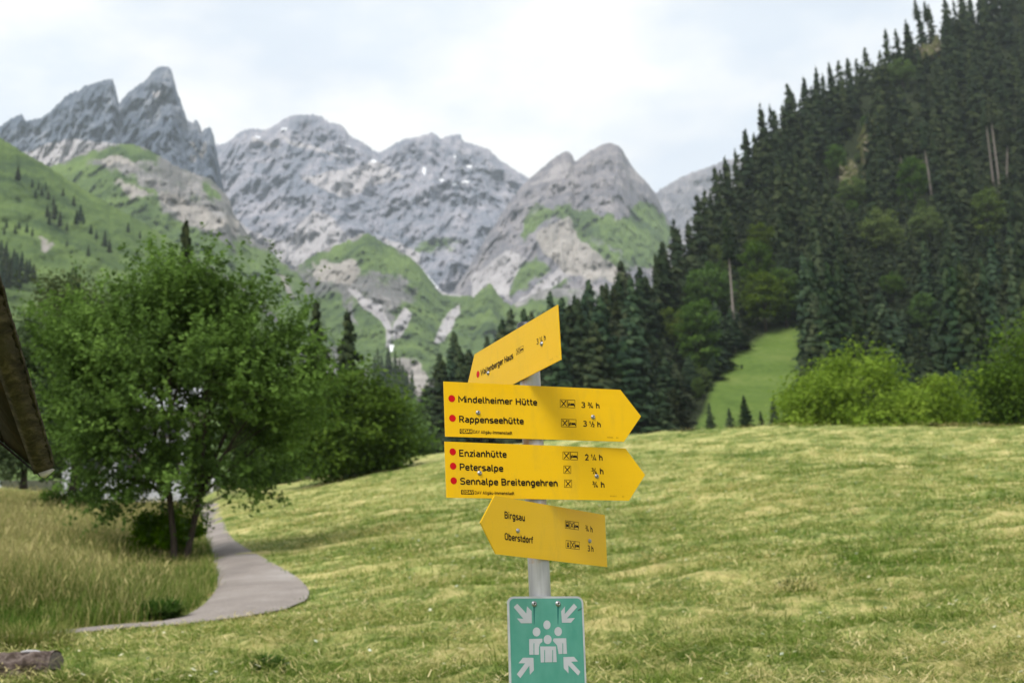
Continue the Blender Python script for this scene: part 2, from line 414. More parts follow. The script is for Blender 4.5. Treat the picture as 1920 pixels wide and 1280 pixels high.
# ------------------------------------------------------------------ ground
def build_ground():
    nu = 350
    v = np.concatenate([np.geomspace(1.0, 16.5, 40)[:-1], np.geomspace(16.5, 100, 330)[:-1], np.geomspace(100, 430, 40)])
    a = np.linspace(-0.85, 0.85, nu)
    A, Vv = np.meshgrid(a, v)
    y = Vv - 8.0; x = A * Vv
    z = h0(x, y)
    pd = path_dist(x, y).reshape(x.shape)
    k = np.clip((pd - 0.25) / 0.9, 0, 1) * np.clip((90 - y) / 30, 0.2, 1)
    dry, hollow = dryness(x, y)
    z = z + (bumps(x, y) - 0.06 * hollow) * k - 0.03 * np.clip(1 - pd / 0.2, 0, 1)
    tall = inpoly(x + 0.25 * noise3(np.stack([x, y, 0 * x], -1) * 0.7), y, TALLPOLY).astype(float)
    far = np.clip((y - 18) / 40, 0, 1)
    V = np.stack([x, y, z], -1).reshape(-1, 3)
    me = mesh_np('ground', V, grid_faces(nu, len(v)), M['meadow'], {'tall': tall.ravel(), 'far': far.ravel(), 'dry': dry.ravel()}, smooth=True)
    tag(obj('ground', me), 'mown sloping meadow with drying hay', kind='structure')
    V = np.array([(-3800, -600, -40), (3800, -600, -40), (3800, 5200, -40), (-3800, 5200, -40)], float)
    me = mesh_np('valley_floor', V, [(0, 1, 2, 3)], M['meadow'], {'tall': np.zeros(4), 'far': np.ones(4), 'dry': np.zeros(4)})
    tag(obj('valley_floor', me), 'valley ground under the mountains', kind='structure')
    n = 7; f = np.linspace(0, 1, n)
    Pp = GL[:, None, :] * (1 - f)[None, :, None] + GR[:, None, :] * f[None, :, None]
    Pp[..., 2] = h0(Pp[..., 0], Pp[..., 1]) + 0.012 + 0.02 * (1 - (2 * f - 1) ** 2)[None, :]
    me = mesh_np('path', Pp.reshape(-1, 3), grid_faces(n, len(GL))[:, ::-1], M['path'], smooth=True)
    tag(obj('path', me), 'narrow grey asphalt footpath curving up through the meadow', kind='structure')
build_ground()

# ------------------------------------------------------------------ grass and hay
def blades(name, x, y, length, width, lean, az, tint, mat, curve=0.3, lift=0.0, single=False):
    n = len(x); z = h0(x, y) + bumps(x, y) * np.clip((path_dist(x, y) - 0.25) / 0.9, 0, 1) + lift - 0.01
    base = np.stack([x, y, z], -1)
    d = np.stack([np.cos(az), np.sin(az), 0 * az], -1)
    side = np.stack([-np.sin(az), np.cos(az), 0 * az], -1)
    cl, sl = np.cos(lean), np.sin(lean)
    mid = base + (d * sl[:, None] + np.array([0, 0, 1]) * cl[:, None]) * (length * 0.55)[:, None]
    l2 = lean + curve
    tip = mid + (d * np.sin(l2)[:, None] + np.array([0, 0, 1]) * np.cos(l2)[:, None]) * (length * 0.45)[:, None]
    w_ = side * width[:, None]
    V = np.stack([base - w_ * 0.5, base + w_ * 0.5, mid + w_ * 0.45, mid - w_ * 0.45, tip + w_ * 0.12, tip - w_ * 0.12], 1).reshape(-1, 3)
    i = np.arange(n)[:, None] * 6
    F = np.concatenate([i + np.array([[0, 1, 2, 3]]), i + np.array([[3, 2, 4, 5]])])
    t = np.repeat(tint, 6)
    if single:
        V = np.stack([base - w_ * 0.35, base + w_ * 0.35, tip + w_ * 0.3, tip - w_ * 0.3], 1).reshape(-1, 3); F = np.arange(n * 4).reshape(n, 4); t = np.repeat(tint, 4)
    return mesh_np(name, V, F, mat, {'tint': t})
LOG = ground_hit(np.array([40.0]), np.array([1277.0]))[0]
def build_hay():
    nc = 30000; per = 14
    y = np.exp(rng.uniform(np.log(8.4), np.log(62), nc)); a = rng.uniform(-0.47, 0.47, nc)
    a = np.where(y < 14, a * 1.06, a); x = a * y
    dry, hol = dryness(x, y); dry = dry + rng.normal(0, 0.22, nc)
    ci = np.repeat(np.arange(nc), per); n = nc * per
    spread = (0.16 + 0.006 * y)[ci]; caz = rng.normal(0, 0.5, nc)
    u, v_ = rng.normal(0, 1.0, n), rng.normal(0, 0.45, n)
    xx = x[ci] + (u * np.cos(caz[ci]) - v_ * np.sin(caz[ci])) * spread; yy = y[ci] + (u * np.sin(caz[ci]) + v_ * np.cos(caz[ci])) * spread
    tint = np.clip(0.5 + (dry[ci] + rng.normal(0, 0.19, n)) * 0.62, 0.0, 0.90)
    jx, jy = xx + rng.normal(0, 0.05, n), yy + rng.normal(0, 0.10, n); keep = ~inpoly(jx, jy, TALLPOLY) & ~inpoly(jx, jy, PATHPOLY) & (((jx - LOG[0]) / 0.42) ** 2 + ((jy - LOG[1] + 0.15) / 0.55) ** 2 > 1)
    x, y, ci, tint = xx[keep], yy[keep], ci[keep], tint[keep]; n = len(x)
    lp = noise3(np.stack([x * 0.9, y * 0.6, 0 * x + 20], -1)); isleaf = rng.random(n) < 0.004 + 0.03 * np.clip(lp - 0.2, 0, 1)
    tint = np.where(isleaf, rng.uniform(0.94, 1.0, n), tint)
    green = tint < 0.40
    length = np.where(green, rng.uniform(0.04, 0.12, n), rng.uniform(0.05, 0.145, n)) * np.where(isleaf, 0.45, 1)
    width = np.where(isleaf, 0.05, rng.uniform(0.007, 0.016, n)) * np.clip(y / 16, 0.7, 2.2)
    lean = np.where(green, rng.uniform(0.2, 1.3, n), rng.uniform(1.05, 1.62, n))
    az = caz[ci] + rng.normal(0, 0.75, n) + np.where(rng.random(n) < 0.5, 0, np.pi)
    lift = np.where(green, 0.0, 0.02 + 0.10 * rng.random(n)) + 0.12 * np.clip(dry[ci], 0, 1) + 0.05 * rng.random(nc)[ci]
    pdk = np.clip(path_dist(x, y) / 1.7, 0.04, 1); lift = lift * pdk; length = length * (0.55 + 0.45 * pdk)
    me = blades('mown_hay', x, y, length, width, lean, az, tint, M['hay'], 0.15, lift, True)
    tag(obj('mown_hay', me), 'cut hay and short grass lying on the meadow', 'hay', kind='stuff')
TREE_BASE = ground_hit(np.array([333.0]), np.array([1058.0]))[0]
def build_tall():
    n = 215000
    y = np.exp(rng.uniform(np.log(13.0), np.log(80), n)); a = rng.uniform(-0.52, -0.13, n); x = a * y
    edge = 0.15 * noise3(np.stack([x, y, 0 * x], -1) * 2)
    keep = inpoly(x + edge, y, TALLPOLY) & (path_dist(x, y) > 0.10)
    x, y = x[keep], y[keep]; n = len(x)
    pd = np.minimum(path_dist(x, y), 3.0)
    Q = np.stack([x, y, 0 * x], -1)
    s = fbm(Q * 0.6 + 2, 3)
    e = np.clip(pd / 2.0, 0, 1) ** 0.8
    hgt = (0.17 + 0.52 * e) * (1 + 0.35 * s) * rng.uniform(0.6, 1.25, n)
    dry = np.where(rng.random(n) < 0.12 + 0.52 * e, 0.74, 0.24) + 0.3 * s + rng.normal(0, 0.14, n)
    tb = TREE_BASE; near = np.exp(-(((x - tb[0]) / 1.5) ** 2 + ((y - tb[1] + 2.0) / 3.0) ** 2)); hgt = hgt * (1 - 0.78 * near)
    hd = rng.random(n) < 0.20 * e * (1 - near); heads = blades('seed_heads', x[hd] + rng.normal(0, 0.03, hd.sum()), y[hd], rng.uniform(0.07, 0.15, hd.sum()), rng.uniform(0.009, 0.019, hd.sum()) * np.clip(y[hd] / 18, 1, 2.2), rng.uniform(0.1, 1.0, hd.sum()), rng.uniform(0, 6.28, hd.sum()), np.clip(rng.normal(0.76, 0.1, hd.sum()) - 0.35 * (pd[hd] < 0.5), 0, 1), M['tallgrass'], 0.5, hgt[hd] * rng.uniform(0.8, 1.05, hd.sum()), True)
    tag(obj('seed_heads', heads), 'straw coloured seed heads over the tall grass', 'grass', kind='stuff')
    me = blades('tall_grass', x, y, hgt, rng.uniform(0.005, 0.011, n) * np.clip(y / 18, 1, 2.4), rng.uniform(0.0, 0.5, n), rng.uniform(0, 6.28, n), np.clip(dry, 0, 1), M['tallgrass'], 0.45)
    tag(obj('tall_grass', me), 'tall unmown golden grass left of the footpath', 'grass', kind='stuff')
build_hay(); build_tall()

def weed(px, py, r, hgt, label, n=900, tint=(0.0, 0.8), mat='weed', name='weed_clump', cat='weed', wide=0.018):
    g = ground_hit(np.array([float(px)]), np.array([float(py)]))[0]
    rr = r * np.sqrt(rng.random(n)); an = rng.uniform(0, 6.28, n)
    x = g[0] + rr * np.cos(an); y = g[1] + rr * np.sin(an)
    me = blades(name, x, y, hgt * rng.uniform(0.4, 1.0, n), rng.uniform(0.4, 1.3, n) * wide, rng.uniform(0.05, 1.25, n), an + rng.normal(0, 0.8, n), rng.uniform(*tint, n), M[mat], 0.5)
    me.transform(Matrix.Translation((-g[0], -g[1], -g[2])))
    o = obj(name, me); o.location = g
    return tag(o, label, cat)
weed(505, 1262, 0.09, 0.20, 'small dark green weed clump in the hay, left of the green sign', 500, (0.2, 0.9))
weed(1492, 1105, 0.22, 0.14, 'low dark green weed clump in the mown meadow right of the signpost')
weed(300, 1160, 0.16, 0.30, 'broad leaved green weed at the grassy inner edge of the footpath', tint=(0.3, 1.0), wide=0.05)
weed(60, 1215, 0.38, 0.34, 'bright green grass tuft growing behind the old log at the lower left', 1200, (0.2, 0.75), 'tallgrass', 'grass_tuft', 'grass tuft', 0.012)
weed(130, 1292, 0.30, 0.24, 'green grass tuft growing at the right end of the old log', 900, (0.1, 0.6), 'tallgrass', 'grass_tuft', 'grass tuft', 0.012)
weed(15, 1310, 0.25, 0.22, 'green grass tuft growing in front of the old log', 700, (0.1, 0.6), 'tallgrass', 'grass_tuft', 'grass tuft', 0.012)

# ------------------------------------------------------------------ mountains
def mountain(name, label, ridge, base, d0, d1, mat, masks=(), amp=120, ns=0.004, nu=260, nv=140, g=1.0, jag=2.0, seed=0, vert=0.6, backdrop=500, turf=0.0):
    ridge = np.asarray(ridge, float); base = np.asarray(base, float)
    x = np.linspace(ridge[0, 0], ridge[-1, 0], nu)
    yr = np.interp(x, ridge[:, 0], ridge[:, 1]); yb = np.interp(x, base[:, 0], base[:, 1])
    yr = yr + jag * fbm(np.stack([x * 0.11, 0 * x + seed, 0 * x], -1), 3) + jag * 1.9 * noise3(np.stack([x * 0.33, 0 * x + seed + 9, 0 * x], -1))
    v = np.linspace(0, 1, nv)
    X = np.broadcast_to(x, (nv, nu)); Y = yb + (yr - yb) * v[:, None]
    D = d0 + (d1 - d0) * v[:, None] ** g + 0 * X
    P = at(X, Y, D)
    q = P * np.array([1, 0.3, 0.42]) * ns * 1.8 + seed * 3.1
    q = q + 0.35 * np.stack([noise3(q + 5), noise3(q + 11), noise3(q + 23)], -1)
    q2 = P * np.array([1.2, 0.3, 0.36]) * ns * 4.2 + seed
    disp = ((ridged(q, 4, 0.5) - 0.85) * 0.5 + (ridged(q2, 4, 0.68) - 0.9) * 0.42) * amp
    fade = np.clip((1 - v) / 0.12, 0.12, 1)[:, None]
    P = at(X, Y, D - disp * fade)
    # the far side of the mountain
    last = P[-1]
    back = [last + np.array([0, s * backdrop, 0]) * 1.0 - np.array([0, 0, 1]) * s * backdrop * 0.9 for s in (0.3, 1.0)]
    Vv = np.concatenate([P.reshape(-1, 3)] + back)
    wn_ = np.stack([X * 0.03, Y * 0.03, 0 * X + seed], -1)
    at_ = {}; wa, wb = fbm(wn_ + 3, 3), fbm(wn_ + 31, 3)
    for kind in ('grass', 'scree', 'snow', 'cliff'):
        m = np.zeros(X.shape)
        for k, poly in masks:
            if k != kind: continue
            s = {'snow': 1.0, 'scree': 5.0}.get(kind, 12.0)
            for j in range(6):
                ox, oy = np.random.default_rng(j).normal(0, 0.45 * s, 2)
                wx = X + ox + s * 1.1 * wa; wy = Y + oy + s * 1.1 * wb
                m = np.maximum(m, 0) + inpoly(wx, wy, poly) / 6.0
        if kind == 'grass': m = m + turf * (0.7 + 1.2 * wa) * (1 - np.clip(np.maximum(at_.get('c', 0), 0), 0, 1))
        at_[kind] = np.concatenate([np.clip(m, 0, 1).ravel(), np.zeros(2 * nu)])
    me = mesh_np(name, Vv, grid_faces(nu, nv + 2), mat, at_, smooth=True)
    return tag(obj(name, me), label, kind='structure')

MR = m_mountain('range_rock', (0.170, 0.186, 0.226), (0.250, 0.250, 0.286), (0.350, 0.336, 0.364))
MT = m_mountain('horn_rock', (0.085, 0.105, 0.140), (0.140, 0.160, 0.198), (0.23, 0.24, 0.268))
MP = m_mountain('pink_rock', (0.152, 0.150, 0.170), (0.235, 0.220, 0.232), (0.335, 0.312, 0.316))
MG = m_mountain('green_hill', (0.135, 0.135, 0.132), (0.225, 0.215, 0.21), (0.33, 0.315, 0.305), 1.6)
def dot(x, y, rx, ry): return [(x - rx, y), (x - rx * .3, y - ry), (x + rx, y - ry * .4), (x + rx * .5, y + ry)]

mountain('mountain', 'grey rocky main range with several summits and small snow patches',
    [(300, 330), (350, 300), (403, 272), (423, 268), (433, 263), (443, 252), (460, 243), (473, 241), (497, 244), (513, 237), (533, 222), (550, 216), (580, 215), (600, 217), (617, 230), (640, 234), (659, 257), (684, 269), (706, 286), (723, 281), (740, 270), (757, 261), (787, 256), (800, 252), (811, 248), (826, 261), (840, 255), (863, 251), (867, 264), (882, 269), (904, 276), (919, 281), (934, 298), (963, 317), (990, 333), (1040, 360), (1120, 400), (1250, 440)],
    [(300, 640), (1250, 640)], 2500, 3500, MR,
    [('snow', dot(483, 257, 7, 2)), ('snow', dot(532, 242, 7, 3)), ('snow', dot(828, 338, 7, 3)), ('snow', dot(849, 344, 9, 3)), ('snow', dot(873, 341, 8, 3)), ('snow', dot(795, 320, 4, 9)), ('snow', dot(880, 312, 7, 4)), ('snow', dot(864, 316, 4, 2)), ('snow', dot(700, 302, 8, 3)), ('snow', dot(652, 276, 6, 2)), ('snow', dot(852, 294, 3, 3)),
     ('scree', [(500, 462), (545, 445), (585, 392), (615, 400), (665, 452), (620, 480), (560, 505), (530, 490)]), ('scree', [(520, 250), (640, 292), (650, 300), (540, 268)]), ('scree', [(470, 255), (520, 270), (525, 278), (470, 268)]),
     ('scree', [(440, 400), (470, 430), (520, 450), (500, 470), (460, 450)]), ('scree', [(700, 440), (790, 470), (790, 520), (740, 480)]),
     ('grass', [(515, 478), (560, 450), (562, 470), (530, 500)]), ('grass', [(770, 455), (880, 445), (880, 452), (800, 470)]),
     ('scree', [(560, 335), (700, 300), (760, 330), (640, 370)])],
    amp=240, ns=0.0036, nu=380, nv=150, seed=1)
mountain('mountain', 'dark grey double horned peak at the left of the range',
    [(-180, 275), (-80, 262), (0, 237), (20, 223), (41, 213), (47, 227), (63, 224), (80, 220), (97, 207), (113, 190), (130, 176), (147, 170), (157, 162), (180, 155), (197, 150), (207, 148), (212, 150), (216, 163), (220, 182), (224, 194), (233, 182), (247, 168), (267, 155), (277, 148), (282, 138), (290, 130), (298, 126), (307, 124), (317, 127), (322, 133), (328, 157), (333, 173), (340, 193), (348, 217), (353, 228), (362, 230), (368, 223), (375, 233), (378, 246), (383, 243), (393, 237), (400, 250), (404, 270), (412, 320), (425, 380), (445, 430), (470, 470)],
    [(-180, 520), (470, 520)], 2150, 2700, MT,
    [('scree', [(40, 290), (120, 260), (200, 265), (260, 285), (260, 330), (60, 310)]), ('scree', [(283, 172), (305, 165), (300, 178), (285, 182)]), ('cliff', [(380, 268), (388, 265), (385, 300), (378, 298)]), ('cliff', [(360, 268), (370, 268), (368, 282), (360, 280)]), ('scree', [(352, 290), (370, 290), (368, 305), (352, 302)])],
    amp=170, ns=0.006, nu=300, nv=120, seed=2, g=0.8, jag=2.5)
mountain('mountain', 'pale distant ridge at the right behind the forest slope',
    [(1180, 405), (1205, 375), (1232, 359), (1255, 345), (1281, 330), (1300, 322), (1325, 315), (1360, 300), (1450, 290), (1600, 300)], [(1180, 560), (1600, 560)], 3600, 4300, MP, amp=200, ns=0.004, nu=160, nv=80, seed=3)
mountain('mountain', 'brownish grey rounded peak with bright green shoulder at the right',
    [(820, 585), (850, 545), (880, 500), (905, 455), (935, 410), (960, 372), (985, 342), (1005, 325), (1018, 313), (1031, 303), (1045, 292), (1061, 283), (1073, 290), (1077, 304), (1090, 295), (1105, 284), (1120, 276), (1132, 270), (1144, 268), (1161, 273), (1172, 290), (1183, 308), (1195, 325), (1208, 337), (1227, 359), (1236, 378), (1243, 395), (1255, 418), (1275, 450), (1320, 520)],
    [(820, 620), (950, 680), (1320, 700)], 1750, 2600, MP,
    [('grass', [(1040, 378), (1065, 382), (1110, 392), (1150, 408), (1185, 398), (1200, 372), (1225, 388), (1252, 402), (1262, 430), (1250, 470), (1215, 500), (1180, 488), (1140, 455), (1080, 435), (1040, 415)]),
     ('grass', [(985, 400), (1020, 382), (1045, 395), (1010, 420), (985, 440)]),
     ('grass', [(960, 505), (1000, 480), (1035, 500), (980, 540), (955, 560)]), ('grass', [(1010, 530), (1060, 500), (1060, 560), (980, 600)]),
     ('grass', [(1090, 440), (1150, 470), (1190, 500), (1120, 520), (1090, 480)]),
     ('scree', [(880, 520), (950, 470), (990, 480), (945, 550), (890, 560)]), ('scree', [(930, 500), (955, 540), (962, 568), (948, 560)]), ('scree', [(1035, 512), (1080, 480), (1100, 500), (1000, 560), (960, 572)]),
     ('cliff', [(1000, 440), (1060, 410), (1120, 470), (1180, 520), (1060, 520)])],
    amp=130, ns=0.0055, nu=240, nv=130, seed=4, turf=0.05)
mountain('mountain', 'green and grey foothill with pale gullies below the range',
    [(480, 560), (520, 522), (545, 508), (562, 496), (580, 484), (596, 474), (620, 463), (645, 455), (660, 446), (674, 439), (688, 437), (699, 441), (718, 455), (740, 464), (762, 477), (778, 490), (792, 504), (816, 533), (828, 546), (840, 551), (865, 553), (890, 556), (905, 540), (919, 530), (930, 545), (943, 564), (958, 572), (985, 560), (1010, 545), (1045, 540), (1120, 545), (1250, 545)],
    [(480, 790), (1250, 790)], 1150, 1900, MG,
    [('grass', [(540, 510), (600, 470), (650, 450), (690, 434), (730, 455), (800, 505), (835, 552), (800, 560), (740, 500), (660, 475), (600, 492), (560, 500)]),
     ('grass', [(560, 560), (640, 560), (655, 610), (730, 640), (690, 690), (600, 660), (540, 600)]), ('grass', [(655, 570), (690, 555), (725, 600), (722, 625), (680, 620)]),
     ('grass', [(740, 590), (790, 550), (835, 552), (890, 556), (920, 530), (960, 572), (1000, 560), (1060, 550), (1060, 700), (900, 680), (860, 650), (790, 670), (740, 660), (745, 630)]),
     ('grass', [(690, 660), (728, 650), (725, 700), (690, 700)]), ('grass', [(610, 470), (690, 440), (760, 480), (740, 520), (690, 500)]), ('grass', [(690, 620), (960, 590), (960, 700), (690, 720)]),
     ('scree', [(640, 535), (690, 555), (715, 575), (733, 615), (735, 650), (728, 650), (722, 615), (690, 580)]), ('scree', [(760, 575), (775, 590), (745, 635), (738, 640), (736, 612)]),
     ('scree', [(835, 590), (860, 565), (862, 585), (832, 640), (808, 645)]),
     ('snow', [(790, 500), (808, 494), (820, 512), (818, 526), (832, 540), (826, 545), (806, 524)]), ('snow', [(731, 645), (739, 645), (737, 660), (733, 660)]),
     ('cliff', [(590, 495), (650, 485), (690, 500), (660, 530), (600, 525)]), ('cliff', [(728, 668), (800, 680), (800, 740), (760, 740), (735, 690)]),
     ('scree', [(815, 535), (870, 550), (860, 556), (830, 552)])],
    amp=95, ns=0.008, nu=300, nv=130, seed=5, turf=0.30)
mountain('mountain', 'rounded green foothill with grey rock bands at the left below the horned peak',
    [(20, 345), (60, 328), (100, 310), (133, 297), (167, 283), (200, 273), (225, 270), (247, 270), (273, 278), (300, 293), (327, 310), (360, 323), (393, 335), (417, 357), (430, 373), (437, 397), (450, 417), (467, 443), (500, 467), (533, 492), (560, 512), (590, 545), (620, 585), (650, 625), (680, 660)],
    [(20, 620), (400, 680), (680, 720)], 1100, 1750, MG,
    [('grass', [(90, 320), (170, 280), (250, 266), (300, 292), (290, 305), (240, 290), (170, 297), (140, 330)]), ('grass', [(60, 330), (150, 310), (240, 330), (290, 350), (300, 400), (360, 420), (450, 480), (560, 560), (600, 640), (60, 640)]),
     ('grass', [(370, 340), (410, 355), (420, 372), (375, 365)]), ('grass', [(440, 440), (500, 470), (560, 520), (620, 590), (680, 660), (560, 640), (460, 520)]),
     ('cliff', [(300, 345), (350, 380), (400, 400), (430, 400), (440, 430), (400, 430), (350, 410), (310, 390)]), ('cliff', [(160, 298), (240, 290), (260, 305), (200, 310)]), ('cliff', [(215, 335), (280, 345), (290, 372), (240, 365)]), ('cliff', [(300, 355), (330, 362), (330, 385), (300, 375)]), ('cliff', [(500, 510), (540, 520), (570, 555), (540, 545)])],
    amp=85, ns=0.009, nu=250, nv=110, seed=6, turf=0.26)
mountain('hillside', 'steep green alpine pasture slope at the far left',
    [(-260, 130), (-120, 190), (0, 258), (33, 280), (83, 307), (133, 340), (183, 370), (233, 397), (280, 425), (330, 455), (380, 487), (430, 520), (500, 575), (560, 640)],
    [(-260, 900), (560, 900)], 330, 900, MG,
    [('grass', [(-300, 100), (0, 240), (300, 420), (560, 640), (560, 900), (-300, 900)]), ('grass', [(-300, 100), (0, 240), (300, 420), (560, 640), (560, 900), (-300, 900)]),
     ('cliff', [(70, 448), (100, 444), (112, 458), (84, 468)])],
    amp=28, ns=0.02, nu=180, nv=110, seed=7)

# ------------------------------------------------------------------ forest hill
def hill_d(py): return 228 + (800 - np.asarray(py, float)) * 0.55
RIDGE = np.array([(640, 830), (760, 812), (860, 800), (940, 790), (1000, 768), (1060, 745), (1110, 725), (1165, 705), (1215, 670), (1265, 590), (1305, 525), (1340, 455), (1390, 385), (1420, 330), (1475, 275), (1530, 235), (1600, 190), (1650, 155), (1740, 105), (1920, 0), (2100, -110), (2300, -200)], float)
CLEAR = [(1296, 815), (1316, 775), (1360, 692), (1395, 648), (1440, 624), (1502, 606), (1502, 700), (1498, 815)]
def build_hill():
    t = NT('forest_floor')
    n = t.noise(t.pos((1, 1, 1)), 0.05, 6, 0.65)
    n3 = t.noise(t.pos((1, 1, 1)), 0.6, 5, 0.7)
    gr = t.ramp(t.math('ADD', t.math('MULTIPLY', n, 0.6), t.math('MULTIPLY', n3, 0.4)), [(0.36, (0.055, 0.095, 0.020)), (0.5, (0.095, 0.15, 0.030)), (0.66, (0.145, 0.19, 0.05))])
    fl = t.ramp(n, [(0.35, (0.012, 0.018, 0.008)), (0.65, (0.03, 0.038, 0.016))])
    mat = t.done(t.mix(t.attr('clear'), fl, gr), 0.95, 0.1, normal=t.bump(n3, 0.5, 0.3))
    nu, nv = 220, 130
    x = np.linspace(640, 2300, nu); yr = np.interp(x, RIDGE[:, 0], RIDGE[:, 1]); v = np.linspace(0, 1, nv)
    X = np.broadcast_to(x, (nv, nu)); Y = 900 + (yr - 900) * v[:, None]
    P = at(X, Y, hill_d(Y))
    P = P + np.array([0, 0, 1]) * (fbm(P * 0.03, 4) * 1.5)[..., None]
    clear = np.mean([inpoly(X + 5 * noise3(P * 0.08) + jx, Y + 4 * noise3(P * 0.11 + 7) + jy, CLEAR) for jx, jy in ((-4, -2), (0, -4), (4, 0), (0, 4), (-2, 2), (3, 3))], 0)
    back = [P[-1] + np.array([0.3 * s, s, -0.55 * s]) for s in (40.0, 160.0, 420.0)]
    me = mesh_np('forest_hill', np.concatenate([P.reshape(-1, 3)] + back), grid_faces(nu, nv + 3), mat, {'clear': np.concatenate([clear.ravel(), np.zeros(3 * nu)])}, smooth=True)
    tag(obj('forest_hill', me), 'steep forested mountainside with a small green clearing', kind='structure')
build_hill()

# ------------------------------------------------------------------ trees
def spruce_meshes(seed, H=26.0, R=3.4, whorls=38, per=13, cards=9, bare=0.04, ragged=0.35, cs=1.0):
    r = np.random.default_rng(seed)
    V, T, tint = [], [], []
    for k in range(whorls):
        fk = (k / whorls) ** 0.9
        for b in range(max(4, int(per * (1 - 0.5 * fk)))):
            f = min(0.985, max(0.0, fk + r.normal(0, 0.75) / whorls))
            z = H * (bare + (1 - bare) * f)
            rad = R * 1.42 * ((1 - f) ** 0.88) * (0.7 + 0.45 * r.random()) * min(1, 0.55 + f * 5)
            az = r.uniform(0, 2 * np.pi); rl = rad * r.uniform(1 - ragged * 1.5, 1.1) + 0.25
            droop = r.uniform(0.05, 0.42)
            d = np.array([np.cos(az), np.sin(az), 0]); s = np.array([-np.sin(az), np.cos(az), 0])
            tb = r.random() * 0.5
            for c in range(cards):
                q = (c + r.uniform(0.2, 1.0)) / cards
                p = d * rl * q + np.array([0, 0, z - droop * rl * q + 0.06 * rl * q * q])
                wl = cs * (0.20 + 0.20 * rl * (1 - 0.4 * q)) * r.uniform(0.6, 1.4)
                p = p + s * r.normal(0, 0.16 * rl * (1.1 - q)) ; out = d * r.uniform(0.15, 0.5) * rl * 0.30 + np.array([0, 0, -cs * r.uniform(0.25, 1.0)])
                sv = s * wl + np.array([0, 0, r.uniform(-0.4, 0.1)])
                i = len(V)
                V += [p + sv * 0.9 + out * 0.4, p - sv * 0.9 * r.uniform(0.7, 1.2) + out * 0.35, p + out + s * r.uniform(-.2, .2), p - d * 0.3 * rl / cards + np.array([0, 0, 0.1])]
                T += [(i, i + 3, i + 1, i + 2)]
                tint += [np.clip(0.25 + tb + 0.25 * q * r.random() + (0.15 if r.random() < .2 else 0), 0, 1)] * 4
    i = len(V)
    V += [np.array([0.18, 0, H * 0.955]), np.array([-0.18, 0.05, H * 0.955]), np.array([0.02, 0.02, H * 1.02]), np.array([0, -0.05, H * 0.95])]
    T += [(i, i + 3, i + 1, i + 2)]; tint += [0.5] * 4
    cr = mesh_np('spruce_crown', np.array(V), np.array(T), M['spruce'], {'tint': np.array(tint)})
    tv, tf = tube_np([(0, 0, -1), (0, 0, H * 0.4), (0, 0, H * 0.97)], [0.30, 0.2, 0.04], 6)
    return cr, mesh_np('spruce_trunk', tv, tf, M['spbark'], smooth=True)
SPR = [spruce_meshes(10, R=3.0), spruce_meshes(11, R=3.7), spruce_meshes(12, R=2.6, whorls=34), spruce_meshes(13, R=3.2, ragged=0.5), spruce_meshes(14, R=4.2, per=10), spruce_meshes(15, R=2.9, bare=0.22, ragged=0.6), spruce_meshes(16, R=3.4, bare=0.1)]
SPR_LOW = [spruce_meshes(60 + i, R=3.2 + 0.3 * i, whorls=22, per=7, cards=4, cs=1.7) for i in range(4)]
def place_spruce(P, H, kind, label, group=None, lean=0.0, wide=1.0, name='spruce_tree'):
    cr, tk = SPR[kind % len(SPR)]
    e = empty(name, tuple(P)); s = H / 26.0
    e.scale = (s * wide, s * wide, s); e.rotation_euler = (random.uniform(-lean, lean), random.uniform(-lean, lean), random.uniform(0, 6.28))
    tag(e, label, 'tree', group)
    obj('crown', cr, e); obj('trunk', tk, e)
    return e

